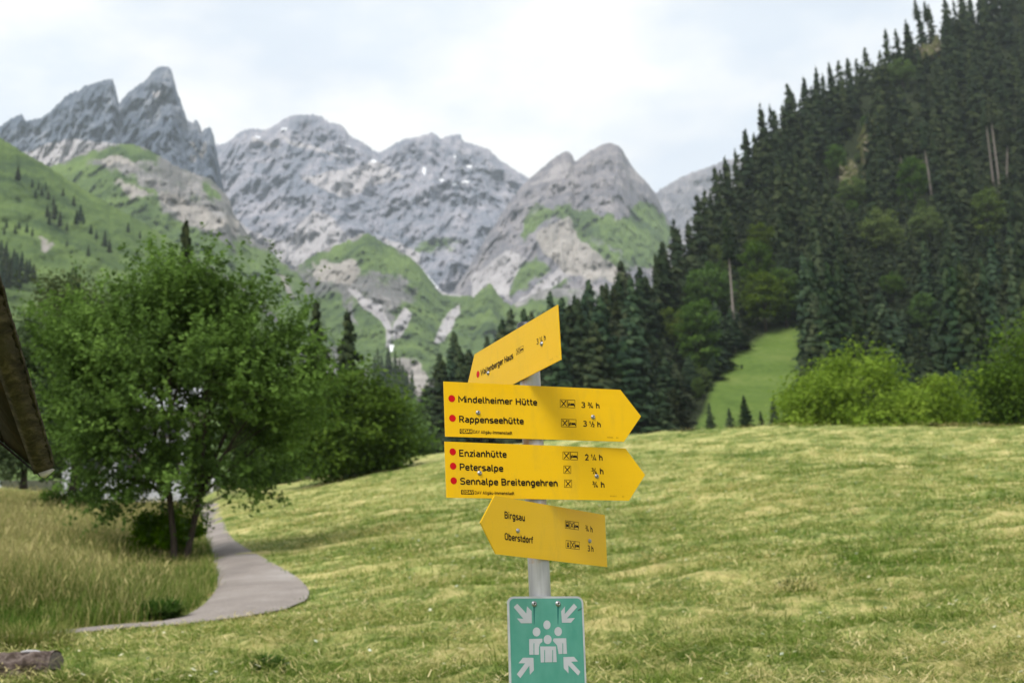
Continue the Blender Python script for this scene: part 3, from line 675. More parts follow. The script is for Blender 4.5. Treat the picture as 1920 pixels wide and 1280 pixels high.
def broadleaf_mesh(seed, crown, leaf=0.09, nclump=200, per=220, mat='beech', trunk_r=0.15, fork=0.25, clr=0.55, flat=0.55, nlimb=7, trunks=((0, 0),), bark='bark', shell=0.45, zmin=None, droop=0.0, spray=0.0, tk=1.8, ct=0.17):
    """crown: list of (cx, cy, cz, rx, ry, rz) ellipsoids in metres above the base."""
    r = np.random.default_rng(seed)
    cr = np.array(crown, float); vol = np.prod(cr[:, 3:], 1); pick = r.choice(len(cr), nclump, p=vol / vol.sum())
    u = r.normal(size=(nclump, 3)); u /= np.linalg.norm(u, axis=1)[:, None]
    rad = (shell + (1 - shell) * r.random(nclump)) ** 0.6
    C = cr[pick, :3] + u * rad[:, None] * cr[pick, 3:]
    if zmin is not None: C[:, 2] = np.maximum(C[:, 2], zmin + r.random(nclump) * 0.4)
    ctint = r.normal(0, ct, nclump)
    n = nclump * per; ci = np.repeat(np.arange(nclump), per)
    crad = clr * r.uniform(0.6, 1.4, nclump)
    g = r.normal(size=(n, 3)) * 0.5
    outd = C - np.array([0, 0, cr[:, 2].mean() * 0.7]); outd /= np.linalg.norm(outd, axis=1)[:, None]
    g = g * np.array([1, 1, flat]) + outd[ci] * (r.uniform(-0.7, 0.8, n))[:, None] * 0.9
    P = C[ci] + g * crad[ci][:, None]
    if spray:
        dirs = outd + r.normal(0, 0.35, outd.shape) + np.array([0, 0, 0.55]); dirs /= np.linalg.norm(dirs, axis=1)[:, None]
        sub = r.integers(0, 7, n); off = r.normal(0, 0.6, (nclump, 7, 3)); dd_ = dirs[ci] + off[ci, sub]; tt_ = r.random(n) ** 0.7
        Ps = C[ci] + dd_ * (tt_ * spray)[:, None] + r.normal(0, 0.045, (n, 3)); P = np.where((r.random(n) < 0.75)[:, None], Ps, P)
    P[:, 2] -= droop * np.linalg.norm(g[:, :2], axis=1) * crad[ci]
    nrm = r.normal(size=(n, 3)) * 0.75 + np.array([0, 0, 1.0]) + outd[ci] * 0.5; nrm /= np.linalg.norm(nrm, axis=1)[:, None]
    a = np.cross(nrm, r.normal(size=(n, 3))); a /= np.linalg.norm(a, axis=1)[:, None] + 1e-9; b = np.cross(nrm, a)
    L1 = leaf * r.uniform(0.6, 1.3, n)[:, None]; L2 = L1 * 0.55
    V = np.stack([P - a * L1, P + b * L2 - nrm * L1 * 0.15, P + a * L1, P - b * L2 - nrm * L1 * 0.15], 1).reshape(-1, 3)
    F = np.arange(n * 4).reshape(n, 4)
    tint = np.clip(0.45 + ctint[ci] + r.normal(0, 0.16, n), 0, 1)
    leaves = mesh_np('leaves', V, F, M[mat], {'tint': np.repeat(tint, 4)})
    # trunk and limbs
    parts = []; H = (cr[:, 2] + cr[:, 5]).max()
    tips = []
    for tx, ty in trunks:
        top = np.array([tx * tk, ty * tk, H * fork]); base = np.array([tx, ty, -0.3])
        mid = (base + top) / 2 + r.normal(0, 0.05, 3) * H * fork * 0.3
        parts.append(tube_np([base, base + (mid - base) * .3, mid, top], np.array([1.3, 1.05, 0.9, 0.8]) * trunk_r, 9)); tips.append(top)
    km = C[r.choice(nclump, nlimb, replace=False)]
    for _ in range(5):
        lab = np.argmin(((C[:, None] - km[None]) ** 2).sum(-1), 1)
        km = np.array([C[lab == i].mean(0) if (lab == i).any() else km[i] for i in range(nlimb)])
    for i in range(nlimb):
        s = tips[np.argmin([np.linalg.norm(t - km[i]) for t in tips])]; e_ = km[i]
        c1 = s + (e_ - s) * 0.45 + np.array([0, 0, 0.12 * np.linalg.norm(e_ - s)]) + r.normal(0, 0.06, 3)
        ts = np.linspace(0, 1, 6)[:, None]
        pts = (1 - ts) ** 2 * s + 2 * ts * (1 - ts) * c1 + ts ** 2 * e_
        parts.append(tube_np(pts, np.linspace(0.55, 0.2, 6) * trunk_r, 6))
        for cidx in np.where(lab == i)[0][:16]:
            k = r.integers(2, 6); a0 = pts[k]; bb = C[cidx]
            m_ = (a0 + bb) / 2 + r.normal(0, 0.1, 3) * np.linalg.norm(bb - a0) * 0.4
            parts.append(tube_np([a0, m_, bb], np.array([0.2, 0.12, 0.04]) * trunk_r, 4))
    tv, tf = join_np(parts)
    return leaves, mesh_np('trunk', tv, tf, M[bark], smooth=True)
def place_broad(P, meshes, label, s=1.0, rz=0.0, group=None, name='leafy_tree', cat='tree', sx=1.0):
    e = empty(name, tuple(P), rz); e.scale = (s * sx, s * sx, s); tag(e, label, cat, group)
    obj('crown', meshes[0], e); obj('trunk', meshes[1], e)
    return e

# --- the big leafy tree beside the path
def big_tree():
    b = ground_hit(np.array([333.0]), np.array([1058.0]))[0]; y0 = b[1]
    def cpt(px, py, rx, ry, dy=0.0, rd=None):
        p = at(np.array(float(px)), np.array(float(py)), np.array(y0 + dy)) - b; k = (y0 + dy) / FPX * 1.03
        return (p[0], p[1], p[2], rx * k, (rd or (rx + ry) * 0.5) * k, ry * k)
    crown = [cpt(335, 590, 115, 80), cpt(245, 650, 135, 95, -0.3), cpt(440, 660, 120, 95, 0.2), cpt(160, 745, 75, 80), cpt(515, 760, 85, 75), cpt(335, 735, 180, 125, -0.5),
             cpt(225, 860, 115, 62, -0.4), cpt(440, 860, 95, 65, 0.2), cpt(280, 540, 80, 36), cpt(405, 550, 62, 34), cpt(560, 730, 45, 48), cpt(155, 640, 65, 60, 0.5), cpt(340, 885, 80, 40, -0.4), cpt(300, 930, 60, 24, -0.5), cpt(405, 925, 60, 24, -0.3), cpt(205, 935, 55, 25),
             cpt(245, 522, 24, 42), cpt(312, 512, 20, 40, 0.3), cpt(398, 515, 22, 46), cpt(447, 535, 22, 46, -0.3), cpt(495, 585, 26, 44), cpt(548, 660, 30, 40), cpt(112, 680, 34, 32)]
    ms = broadleaf_mesh(21, crown, leaf=0.058, nclump=330, per=260, mat='rowan', trunk_r=0.072, fork=0.2, clr=0.40, flat=0.30, nlimb=18, tk=4.2, ct=0.24, trunks=((-0.045, 0.0), (0.085, 0.05)), shell=0.35, droop=0.2, spray=0.6)
    place_broad(b, ms, 'large leafy green tree with forked dark trunks standing beside the footpath bend')
big_tree()
def shrub_at(px, py, wpx, hpx, mat, label, dist=None, leaf=0.06, n=60, per=140, seed=1, name='shrub', cat='shrub', lift=0.0, flat=0.6, shell=0.3):
    b = ground_hit(np.array([float(px)]), np.array([float(py)]))[0]
    if dist is not None:
        p = at(np.array(float(px)), np.array(float(py)), np.array(float(dist))); b = p
    k = b[1] / FPX; W, H = wpx * k, hpx * k
    cr = [(0, 0, H * 0.52, W * 0.42, W * 0.36, H * 0.44), (-W * 0.25, 0, H * 0.36, W * 0.24, W * 0.22, H * 0.32), (W * 0.24, 0.1, H * 0.38, W * 0.24, W * 0.22, H * 0.30), (0.03, -W * 0.2, H * 0.3, W * 0.28, W * 0.2, H * 0.28)]
    ms = broadleaf_mesh(seed, cr, leaf=leaf, nclump=n, per=per, mat=mat, trunk_r=0.02 * H, fork=0.12, clr=0.16 * min(W, H), nlimb=5, shell=shell, flat=flat)
    return place_broad(b, ms, label, name=name, cat=cat)
shrub_at(312, 1054, 150, 112, 'rowan', 'dense dark green bush growing around the foot of the big tree', leaf=0.05, n=60, seed=31)
shrub_at(130, 975, 125, 85, 'rowan', 'low leafy bush in the golden grass left of the big tree', leaf=0.06, n=50, seed=32)
# trees behind the big tree
shrub_at(140, 905, 240, 440, 'dull', 'grey green tree standing behind the left side of the big tree', 50, 0.09, 190, 200, 33, 'leafy_tree', 'tree')
shrub_at(45, 900, 180, 330, 'dull', 'dim leafy tree at the left frame edge behind the roof corner', 46, 0.09, 150, 190, 34, 'leafy_tree', 'tree')
shrub_at(655, 905, 250, 212, 'grove', 'rounded mid green tree behind the right side of the big tree', 66, 0.15, 150, 190, 35, 'leafy_tree', 'tree')
shrub_at(752, 885, 120, 148, 'grove', 'smaller rounded green tree right of the other, nearest the signpost', 78, 0.14, 100, 170, 36, 'leafy_tree', 'tree')
shrub_at(520, 925, 200, 200, 'beech', 'dark leafy tree filling the gap behind the big tree above the path end', 80, 0.15, 110, 170, 37, 'leafy_tree', 'tree')
# bright bushes beyond the crest
shrub_at(1640, 880, 375, 218, 'bright', 'bright yellow green rounded bush beyond the meadow crest', 80, 0.15, 150, 330, 41, 'broad_bush', 'bush', shell=0.62)
shrub_at(1985, 900, 270, 312, 'grove', 'tall mid green bush cut by the right frame edge', 84, 0.15, 130, 300, 42, 'broad_bush', 'bush', shell=0.6)

# --- forest broadleaf kinds
BL = [broadleaf_mesh(51, [(0, 0, 7.5, 4.2, 4.0, 4.6), (2, 1, 5.5, 3, 3, 3), (-2.2, 0, 5.5, 3, 3, 3.2)], leaf=0.30, nclump=90, per=75, mat='grove', trunk_r=0.28, clr=1.1, shell=0.6, flat=0.4),
      broadleaf_mesh(52, [(0, 0, 8.5, 3.6, 3.6, 5.5), (1, -1, 5, 3.2, 3, 3.2)], leaf=0.30, nclump=90, per=75, mat='grove', trunk_r=0.28, clr=1.1, shell=0.6, flat=0.4)]
def hillpoint(px, py):
    return at(np.array(float(px)), np.array(float(py)), np.array(float(hill_d(py))))
BROAD = [(1263, 628, 32, 'small round green tree left of the clearing, touching the forest edge'), (1316, 655, 46, 'broad rounded green tree at the left edge of the clearing'), (1335, 560, 42, 'layered dark green leafy tree left of the tall pale trunk'), (1348, 505, 24, 'small leafy tree higher up left of the tall pale trunk'), (1430, 458, 27, 'small leafy tree high above the clearing'), (1424, 522, 36, 'leafy green tree right of the tall pale trunk'), (1436, 575, 42, 'dark leafy tree at the top of the clearing right of the pale trunk'), (1475, 575, 36, 'grey green rounded tree at the upper right corner of the clearing'), (1657, 446, 36, 'round bright leafy tree in the middle of the spruce slope'), (1571, 312, 22, 'yellow green leafy tree left below the upper rock outcrop'), (1603, 366, 24, 'green leafy tree directly below the lower rock outcrop'), (1740, 610, 30, 'green leafy tree in the lower forest above the bright bush'), (1693, 140, 22, 'green leafy tree near the top of the slope under the two pale trunks'), (1718, 352, 30, 'leafy tree between the pale trunks on the upper slope'), (1676, 545, 22, 'small leafy tree below the round bright one in mid slope'), (1860, 420, 34, 'leafy tree below the pale trunk pair near the right frame edge'), (1740, 430, 28, 'leafy tree right of the round bright one in mid slope')]
BRUSH = [(1600 + random.uniform(-45, 60), random.uniform(230, 440)) for _ in range(9)] + [(random.uniform(1500, 1900), random.uniform(250, 640)) for _ in range(12)] + [(random.uniform(1290, 1330), random.uniform(690, 760)) for _ in range(3)]
for i, (px, py) in enumerate(BRUSH):
    place_broad(hillpoint(px, py), BL[i % 2], 'low leafy brush growing in a gap between the forest spruces', random.uniform(0.28, 0.5), random.uniform(0, 6), 'leafy brush in the forest gaps', 'leafy_brush', 'bush')
for i, (px, py, rp, lab) in enumerate(BROAD):
    P = hillpoint(px, py + rp * 1.1); s = rp * P[1] / FPX / 4.3
    place_broad(P, BL[i % 2], lab, s, random.uniform(0, 6), 'leafy trees scattered in the spruce forest')

# --- forest spruces
placed = []
def free(P, dmin):
    return all((P[0] - q[0]) ** 2 + (P[1] - q[1]) ** 2 > dmin * dmin for q in placed)
EDGE = [(1306, 347), (1339, 295), (1359, 277), (1378, 262), (1396, 220), (1425, 174), (1443, 178), (1475, 136), (1506, 124), (1529, 106), (1554, 99), (1571, 97), (1588, 93), (1621, 73), (1659, 36), (1678, 38), (1698, 20), (1722, 4), (1740, -10), (1770, -22), (1800, -45), (1850, -85), (1900, -115), (1960, -150), (2040, -190), (1262, 396), (1244, 438), (1227, 462), (1203, 487), (1166, 477), (1105, 509), (1076, 543), (1024, 536), (983, 570), (957, 571), (943, 590), (855, 614), (821, 658), (1140, 520), (1185, 500), (1050, 548), (1000, 575), (880, 650), (800, 720), (1125, 560), (1290, 400), (1320, 340)]
BARE = [(1379, 660, 1366, 470, 'tall pale bare trunk at the upper edge of the clearing'), (1730, 100, 1719, 30, 'left one of the two pale trunks near the top of the forest slope'), (1748, 102, 1737, 35, 'right one of the two pale trunks near the top of the forest slope'), (1697, 362, 1688, 290, 'short pale trunk left of the middle of the upper slope'), (1748, 370, 1733, 275, 'slanting pale trunk in the middle of the upper slope'), (1864, 352, 1848, 225, 'left one of the pale trunk pair near the right frame edge'), (1877, 370, 1857, 215, 'right and tallest of the pale trunk pair near the right frame edge'), (1886, 352, 1889, 270, 'short upright pale trunk beside the pair near the right frame edge')]
SEEN = [((b_[0] + b_[2]) / 2, (b_[1] + b_[3]) / 2, 5, b_[1]) for b_ in BARE] + [(bx, by, rp, by + rp * 1.1) for bx, by, rp, _ in BROAD] + [(1632, 285, 9, 350), (1597, 350, 7, 400), (1402, 365, 4, 400)]
def hides(px, py, H):
    hp = H * FPX / float(hill_d(py))
    for bx, by, rp, pb in SEEN:
        if abs(px - bx) < rp + 0.09 * hp and py > pb - 4 and py - hp * 0.92 < by + rp * 0.15: return True
    return False
spr = []
_ed = sorted(EDGE)
_edx, _edy = np.array(_ed, float).T
def skyline(px): return float(np.interp(px, _edx, _edy))
def ridge_y(px): return float(np.interp(px, RIDGE[:, 0], RIDGE[:, 1]))
def tree_to(tx, ty, py, back=0.0):
    d = float(hill_d(py)) + back; P = at(np.array(float(tx)), np.array(float(py)), np.array(d)); H = (py - ty) * d / FPX * 1.02
    X_ = float(to_px(P + np.array([0, 0, H]))[0]); P = at(np.array(2.0 * tx - X_), np.array(float(py)), np.array(d)); return P, H
for tx, ty in EDGE:
    P, H = tree_to(tx, ty, ridge_y(tx) + random.uniform(0, 12)); placed.append(P); spr.append((P, H))
px = 945.0
while px < 1990:                                     # close rows along and just behind the skyline
    for bk in (6.0, 22.0):
        tx = px + random.uniform(-6, 6); ty = skyline(tx) + random.uniform(14, 80)
        P, H = tree_to(tx, ty, ridge_y(tx) + random.uniform(-4, 14) + (-6 if bk > 10 else 0), bk)
        if H > 8 and not hides(tx, ridge_y(tx), H): placed.append(P); spr.append((P, H))
    px += 15.0
cand = []
while len(cand) < 11000:
    px = random.uniform(830, 2080); py = random.uniform(-60, 880)
    cand.append((px, py))
for px, py in cand:
    if py < np.interp(px, RIDGE[:, 0], RIDGE[:, 1]) + 6: continue
    if inpoly(np.array([px]), np.array([py]), CLEAR)[0]: continue
    if inpoly(np.array([px]), np.array([py]), [(1285, 900), (1300, 780), (1500, 780), (1510, 900)])[0]: continue
    if inpoly(np.array([px]), np.array([py]), [(1562, 330), (1590, 250), (1625, 190), (1650, 190), (1655, 300), (1600, 420), (1565, 420)])[0]: continue
    if inpoly(np.array([px]), np.array([py]), [(1500, 600), (1528, 600), (1536, 900), (1500, 900)])[0] or inpoly(np.array([px]), np.array([py]), [(1262, 900), (1278, 780), (1325, 725), (1345, 725), (1305, 900)])[0]: continue
    P = hillpoint(px, py)
    if not free(P, 5.6 + 1.9 * (py < 430)): continue
    H = min(random.choice((random.uniform(14, 22), random.uniform(22, 32), random.uniform(22, 32))), (py - skyline(px) - random.uniform(6, 40)) * P[1] / FPX)
    if hides(px, py, H): H = min(H, random.uniform(8, 16))
    if hides(px, py, H): H = min(H, random.uniform(5.5, 9))
    if H < 5.5 or hides(px, py, H): continue
    placed.append(P); spr.append((P, H))
spr.sort(key=lambda t: t[0][1])
NIND = 290
import time; print('SPRUCES', len(spr))
MARKS = [(1372, 565, 'the tall pale trunk above the clearing'), (1728, 65, 'the two pale trunks near the top'), (1692, 325, 'the short pale trunk in mid slope'), (1740, 325, 'the slanting pale trunk'), (1868, 290, 'the pale trunk pair at the right'),
         (1632, 285, 'the upper rock outcrop'), (1597, 350, 'the lower rock outcrop'), (1402, 365, 'the small yellowish rock outcrop'), (1657, 446, 'the round leafy tree in mid slope'), (1475, 575, 'the upper right clearing corner'),
         (1316, 655, 'the broad leafy tree beside the clearing'), (1640, 660, 'the top of the bright bush'), (1880, 620, 'the mid green bush at the right'), (1048, 585, 'the upper corner of the topmost sign'), (1202, 780, 'the tip of the upper long arrow'), (1910, 60, 'the upper right picture corner'), (1470, 150, 'the highest tree left of the skyline middle')]
DIRS = ['right of', 'upper right of', 'above', 'upper left of', 'left of', 'lower left of', 'below', 'lower right of']
def near_labels(items, what):
    """items: crown centres in the photograph; a label for each by its nearest landmark, side of it and order of distance"""
    keys = {}
    for i, (x, y) in enumerate(items):
        m = min(range(len(MARKS)), key=lambda j: (MARKS[j][0] - x) ** 2 + (MARKS[j][1] - y) ** 2); dx, dy = x - MARKS[m][0], MARKS[m][1] - y
        keys.setdefault((m, int(round(math.atan2(dy, dx) / (math.pi / 4))) % 8), []).append((dx * dx + dy * dy, i))
    out = [None] * len(items)
    for (m, q), lst in keys.items():
        for n_, (_, i) in enumerate(sorted(lst)):
            out[i] = ('nearest', 'second nearest', 'third nearest', 'fourth nearest', 'farther')[min(n_, 4)] + ' ' + what + ' ' + DIRS[q] + ' ' + MARKS[m][2]
    return out
_c = [tuple(float(v) for v in to_px(P + np.array([0, 0, H * 0.6]))) for P, H in spr[:NIND]]
for (P, H), lab in zip(spr[:NIND], near_labels(_c, 'dark spruce')):
    place_spruce(P, H, random.randrange(7), lab, 'spruces of the forest on the right slope', 0.03, random.uniform(1.0, 1.5) * (26.0 / H) ** 0.75)
_b = [o for o in sc.objects if o.get('group') == 'leafy brush in the forest gaps']
for o, lab in zip(_b, near_labels([tuple(float(v) for v in to_px(np.array(o.location) + np.array([0, 0, 2.0]))) for o in _b], 'low leafy brush')): o['label'] = lab
if len(spr) > NIND:
    Vs, Fs, Ts, o = [], [], [], 0
    base = []
    for cr, tk in SPR_LOW:
        v = np.zeros(len(cr.vertices) * 3, np.float32); cr.vertices.foreach_get('co', v); f = np.zeros(len(cr.polygons) * 4, np.int32); cr.polygons.foreach_get('vertices', f)
        ti = np.zeros(len(cr.vertices), np.float32); cr.attributes['tint'].data.foreach_get('value', ti)
        base.append((v.reshape(-1, 3), f.reshape(-1, 4), ti))
    for P, H in spr[NIND:]:
        v, f, ti = base[random.randrange(4)]; s = H / 26; a = random.uniform(0, 6.28); wd = random.uniform(0.95, 1.5) * (26.0 / H) ** 0.5; c, s_ = math.cos(a), math.sin(a)
        Vs.append(np.stack([(v[:, 0] * c - v[:, 1] * s_) * s * wd, (v[:, 0] * s_ + v[:, 1] * c) * s * wd, v[:, 2] * s], -1) + P); Fs.append(f + o); Ts.append(np.clip(ti + random.uniform(-0.2, 0.2), 0, 1)); o += len(v)
    me = mesh_np('distant_spruces', np.concatenate(Vs), np.concatenate(Fs), M['spruce'], {'tint': np.concatenate(Ts)})
    tag(obj('distant_spruces', me), 'mass of dark spruces on the upper forest slope', 'forest', kind='stuff')

# small young spruces at the foot of the clearing and single ones elsewhere
for px, ty, by, lab in [(1334, 752, 812, 'small pale young spruce, leftmost at the foot of the clearing'), (1371, 762, 812, 'small dark young spruce second from left at the foot of the clearing'), (1401, 738, 812, 'taller dark young spruce in the middle of the clearing foot'), (1430, 768, 812, 'small dark young spruce beside the tallest one, towards the bright bush'), (1456, 742, 815, 'slim young spruce just left of the bright green bush')]:
    d = 150.0; P = at(np.array(float(px)), np.array(float(by + 10)), np.array(d)); H = (by + 10 - ty) * d / FPX
    place_spruce(P, H, random.randrange(5), lab, 'young spruces at the foot of the clearing', 0.0, 1.5)
for px, ty, by, d, wd, lab in [(338, 368, 900, 95, 0.8, 'slim dark spruce rising above the top of the big leafy tree'), (594, 540, 930, 100, 1.2, 'dark spruce behind the right shoulder of the big leafy tree'), (655, 562, 930, 104, 1.25, 'dark spruce with drooping branches right of its twin, behind the green trees'), (120, 470, 900, 120, 1.3, 'dull spruce behind the grey green tree at the far left')]:
    P = at(np.array(float(px)), np.array(float(by)), np.array(float(d))); H = (by - ty) * d / FPX * 0.985
    place_spruce(P, H, 3 if px > 500 else 2, lab, None, 0.0, wd)

# small spruces on the alpine pasture slope
SLOPE = [(33, 338, 26), (60, 352, 16), (72, 356, 18), (85, 360, 18), (100, 418, 36), (112, 424, 26), (92, 422, 24), (125, 436, 18), (150, 416, 30), (118, 368, 14), (138, 386, 18), (170, 440, 18), (196, 462, 28), (165, 480, 20), (10, 500, 42), (25, 505, 36), (40, 508, 34), (55, 512, 26), (0, 498, 44), (20, 515, 30), (35, 430, 16), (50, 436, 16), (12, 428, 16), (125, 465, 16), (8, 440, 14), (240, 436, 18), (262, 450, 16), (5, 520, 50), (30, 525, 46), (48, 530, 40), (15, 540, 50), (62, 528, 30), (0, 545, 52), (35, 548, 44), (66, 372, 18), (78, 368, 20), (90, 374, 18), (100, 385, 16), (28, 442, 20), (60, 446, 18), (105, 408, 22), (88, 412, 26), (143, 420, 24), (156, 424, 22), (180, 452, 20), (205, 474, 24)]
for px, py, hp in SLOPE:
    f = (900 - py) / (900 - np.interp(px, [-120, 0, 133, 233, 330], [190, 258, 340, 397, 455])); d = 330 + 570 * f - 6
    P = at(np.array(float(px)), np.array(float(py)), np.array(d))
    place_spruce(P, 1.25 * hp * d / FPX, random.randrange(7), *(('small dark spruce in the thick clump low on the far left pasture', 'spruce clump low on the left pasture') if py > 485 and px < 100 else ('small dark spruce in the row high on the far left pasture', 'spruces high on the left pasture') if py < 390 else ('small dark spruce in the middle of the far left pasture', 'spruces in the middle of the left pasture')), 0.0, 1.35)
# distant spruces in the gorge between green trees and signpost
gg = [(700 + random.uniform(0, 75), random.uniform(700, 800)) for _ in range(70)]
vs, fs, ts, o = [], [], [], 0
for px, py in gg:
    if px > 690 + (py - 640) * 0.75: continue
    d = 900 - (py - 640) * 2.0; P = at(np.array(px), np.array(py), np.array(d)); cr = SPR_LOW[random.randrange(4)][0]
    v = np.zeros(len(cr.vertices) * 3, np.float32); cr.vertices.foreach_get('co', v); f = np.zeros(len(cr.polygons) * 4, np.int32); cr.polygons.foreach_get('vertices', f); ti = np.zeros(len(cr.vertices), np.float32); cr.attributes['tint'].data.foreach_get('value', ti)
    vs.append(v.reshape(-1, 3) * random.uniform(0.5, 0.8) + P); fs.append(f.reshape(-1, 4) + o); ts.append(ti); o += len(ti)
tag(obj('gorge_spruces', mesh_np('gorge_spruces', np.concatenate(vs), np.concatenate(fs), M['spruce'], {'tint': np.concatenate(ts)})), 'dark far spruces in the gorge left of the signpost', 'forest', kind='stuff')

# pale bare trunks in the forest
for bx, by, tx, ty, lab in BARE:
    dd = float(hill_d(by)) - 2; B = at(np.array(float(bx)), np.array(float(by + 6)), np.array(dd)); Tp = at(np.array(float(tx)), np.array(float(ty)), np.array(dd))
    e = empty('bare_trunk_tree', tuple(B)); tag(e, lab, 'tree', 'pale bare trunks in the forest')
    h = Tp - B; tv, tf = tube_np([h * 0 - np.array([0, 0, 1.5]), h * 0.5 + np.array([0.1, 0, 0]), h], [0.34, 0.30, 0.16], 7)
    obj('trunk', mesh_np('dead_trunk', tv, tf, M['deadbark'], smooth=True), e)
    co_ = obj('crown', SPR[5][0], e); hh = float(np.linalg.norm(h)); co_.location = tuple(h * 0.82); co_.scale = (0.75, 0.75, 0.55)
    pp = []
    for k in range(9):
        f = random.uniform(0.35, 0.98); a = random.uniform(0, 6.28); l = random.uniform(0.8, 2.2)
        pp.append(tube_np([h * f, h * f + np.array([math.cos(a) * l, math.sin(a) * l, -0.25 * l])], [0.08, 0.02], 4))
    tv, tf = join_np(pp); obj('branch_stubs', mesh_np('branch_stubs', tv, tf, M['deadbark']), e)['kind'] = 'stuff'

# rock outcrops in the forest
def outcrop(px, py, wpx, hpx, label, seed, mat, slant=-0.25):
    P = hillpoint(px, py) + np.array([0, -4.0, 1.5]); k = P[1] / FPX; W, H = wpx * k, hpx * k; r = np.random.default_rng(seed); bm = bmesh.new()
    for i in range(26):
        f = r.uniform(-0.5, 0.5); c = np.array([f * H * -slant + r.normal(0, 0.24) * W * (1 - abs(f)), f * H * 0.8 + r.normal(0, 0.8), f * H]); sz = W * r.uniform(0.13, 0.30)
        pts = c + r.normal(size=(12, 3)) * sz * np.array([0.6, 0.55, 0.9]); vs = [bm.verts.new(p) for p in pts]
        g = bmesh.ops.convex_hull(bm, input=vs); bmesh.ops.delete(bm, geom=[v for v in g['geom_interior'] if isinstance(v, bmesh.types.BMVert)], context='VERTS')
    o = obj('rock_outcrop', bm_mesh('rock_outcrop', bm, mat)); o.location = P; tag(o, label, 'rock', 'rock outcrops in the forest slope')
RK = m_rockface('outcrop_rock', (0.04, 0.04, 0.02), (0.095, 0.088, 0.05), (0.22, 0.195, 0.15), 0.3, 0.6)
outcrop(1632, 285, 62, 120, 'pale mossy rock outcrop high in the forest slope', 3, RK)
outcrop(1597, 350, 48, 90, 'smaller pale rock outcrop just below the high one', 8, RK)
outcrop(1402, 365, 28, 62, 'small yellowish rock outcrop near the left forest edge', 13, RK)
outcrop(1738, 112, 50, 24, 'low pale rock ledge under the two trunks near the top of the slope', 19, RK, -2.2)

# ------------------------------------------------------------------ house behind the big tree
def box(bm, x0, x1, y0, y1, z0, z1):
    m = Matrix.Translation(((x0 + x1) / 2, (y0 + y1) / 2, (z0 + z1) / 2)) @ Matrix.Diagonal((x1 - x0, y1 - y0, z1 - z0, 1))
    return bmesh.ops.create_cube(bm, size=1.0, matrix=m)
def house():
    wm = m_flat('white_plaster', (0.42, 0.43, 0.46), 0.8, var=0.06, scale=2); rm = m_flat('grey_metal_roof', (0.42, 0.43, 0.45), 0.45, 0.5, 0.2); gm = m_flat('window_dark', (0.05, 0.055, 0.065), 0.15, 0.5); fm = m_flat('dark_window_frame', (0.10, 0.07, 0.05), 0.6)
    P = at(np.array(188.0), np.array(905.0), np.array(66.0)); e = empty('house', tuple(P), 0.25)
    tag(e, 'white walled house with a grey roof mostly hidden behind the big leafy tree', 'house')
    bm = bmesh.new(); box(bm, -1.9, 4.4, 0, 6, -1, 3.9); obj('wall', bm_mesh('house_wall', bm, wm), e)
    bm = bmesh.new()
    for s in (-1, 1):
        vs = [bm.verts.new(c) for c in [(-2.6, 3.0, 5.6), (5.1, 3.0, 5.6), (5.1, 3.0 + s * 3.9, 3.65), (-2.6, 3.0 + s * 3.9, 3.65)]]
        f = bm.faces.new(vs); r = bmesh.ops.extrude_face_region(bm, geom=[f]); bmesh.ops.translate(bm, verts=[v for v in r['geom'] if isinstance(v, bmesh.types.BMVert)], vec=(0, 0.0, 0.16))
    bmesh.ops.recalc_face_normals(bm, faces=bm.faces); rf = obj('roof', bm_mesh('house_roof', bm, rm), e)
    for i, (x, z) in enumerate([(-1.0, 0.4), (1.0, 0.4), (3.0, 0.4), (-1.0, 2.4), (1.0, 2.4), (3.0, 2.4)]):
        bm = bmesh.new(); box(bm, x - 0.06, x + 0.96, -0.05, 0.0, z - 0.06, z + 1.06); w_ = obj('window', bm_mesh('window', bm, fm), e)
        bm = bmesh.new()
        for q in (0, 1): box(bm, x + 0.02 + q * 0.46, x + 0.42 + q * 0.46, -0.07, -0.052, z + 0.03, z + 0.97)
        obj('pane', bm_mesh('pane', bm, gm), w_)
    # pale post in the grass and pale bench end by the path
    b = ground_hit(np.array([112.0]), np.array([935.0]))[0]
    tv, tf = tube_np([b, b + np.array([0.06, 0, 0.4]), b + np.array([0.14, 0, 0.85])], [0.07, 0.065, 0.06], 8)
    o = obj('post', mesh_np('post', tv - b, tf, m_flat('pale_post', (0.6, 0.61, 0.63), 0.7), smooth=True)); o.location = b; tag(o, 'pale slanting post in the grass behind the low bush at the left', 'post')
    b = ground_hit(np.array([415.0]), np.array([918.0]))[0]; e = empty('picnic_bench', tuple(b), 0.4); tag(e, 'pale bench far up the footpath half hidden by leaves', 'bench')
    bmm = m_flat('pale_wood', (0.5, 0.5, 0.52), 0.7)
    for nm, a in (('seat', (-0.8, 0.8, -0.2, 0.2, 0.42, 0.47)), ('backrest', (-0.8, 0.8, 0.24, 0.29, 0.55, 0.85)), ('leg', (-0.7, -0.6, -0.2, 0.28, -0.2, 0.418)), ('leg', (0.6, 0.7, -0.2, 0.28, -0.2, 0.418))):
        bm = bmesh.new(); box(bm, *a); obj(nm, bm_mesh(nm, bm, bmm), e)
house()

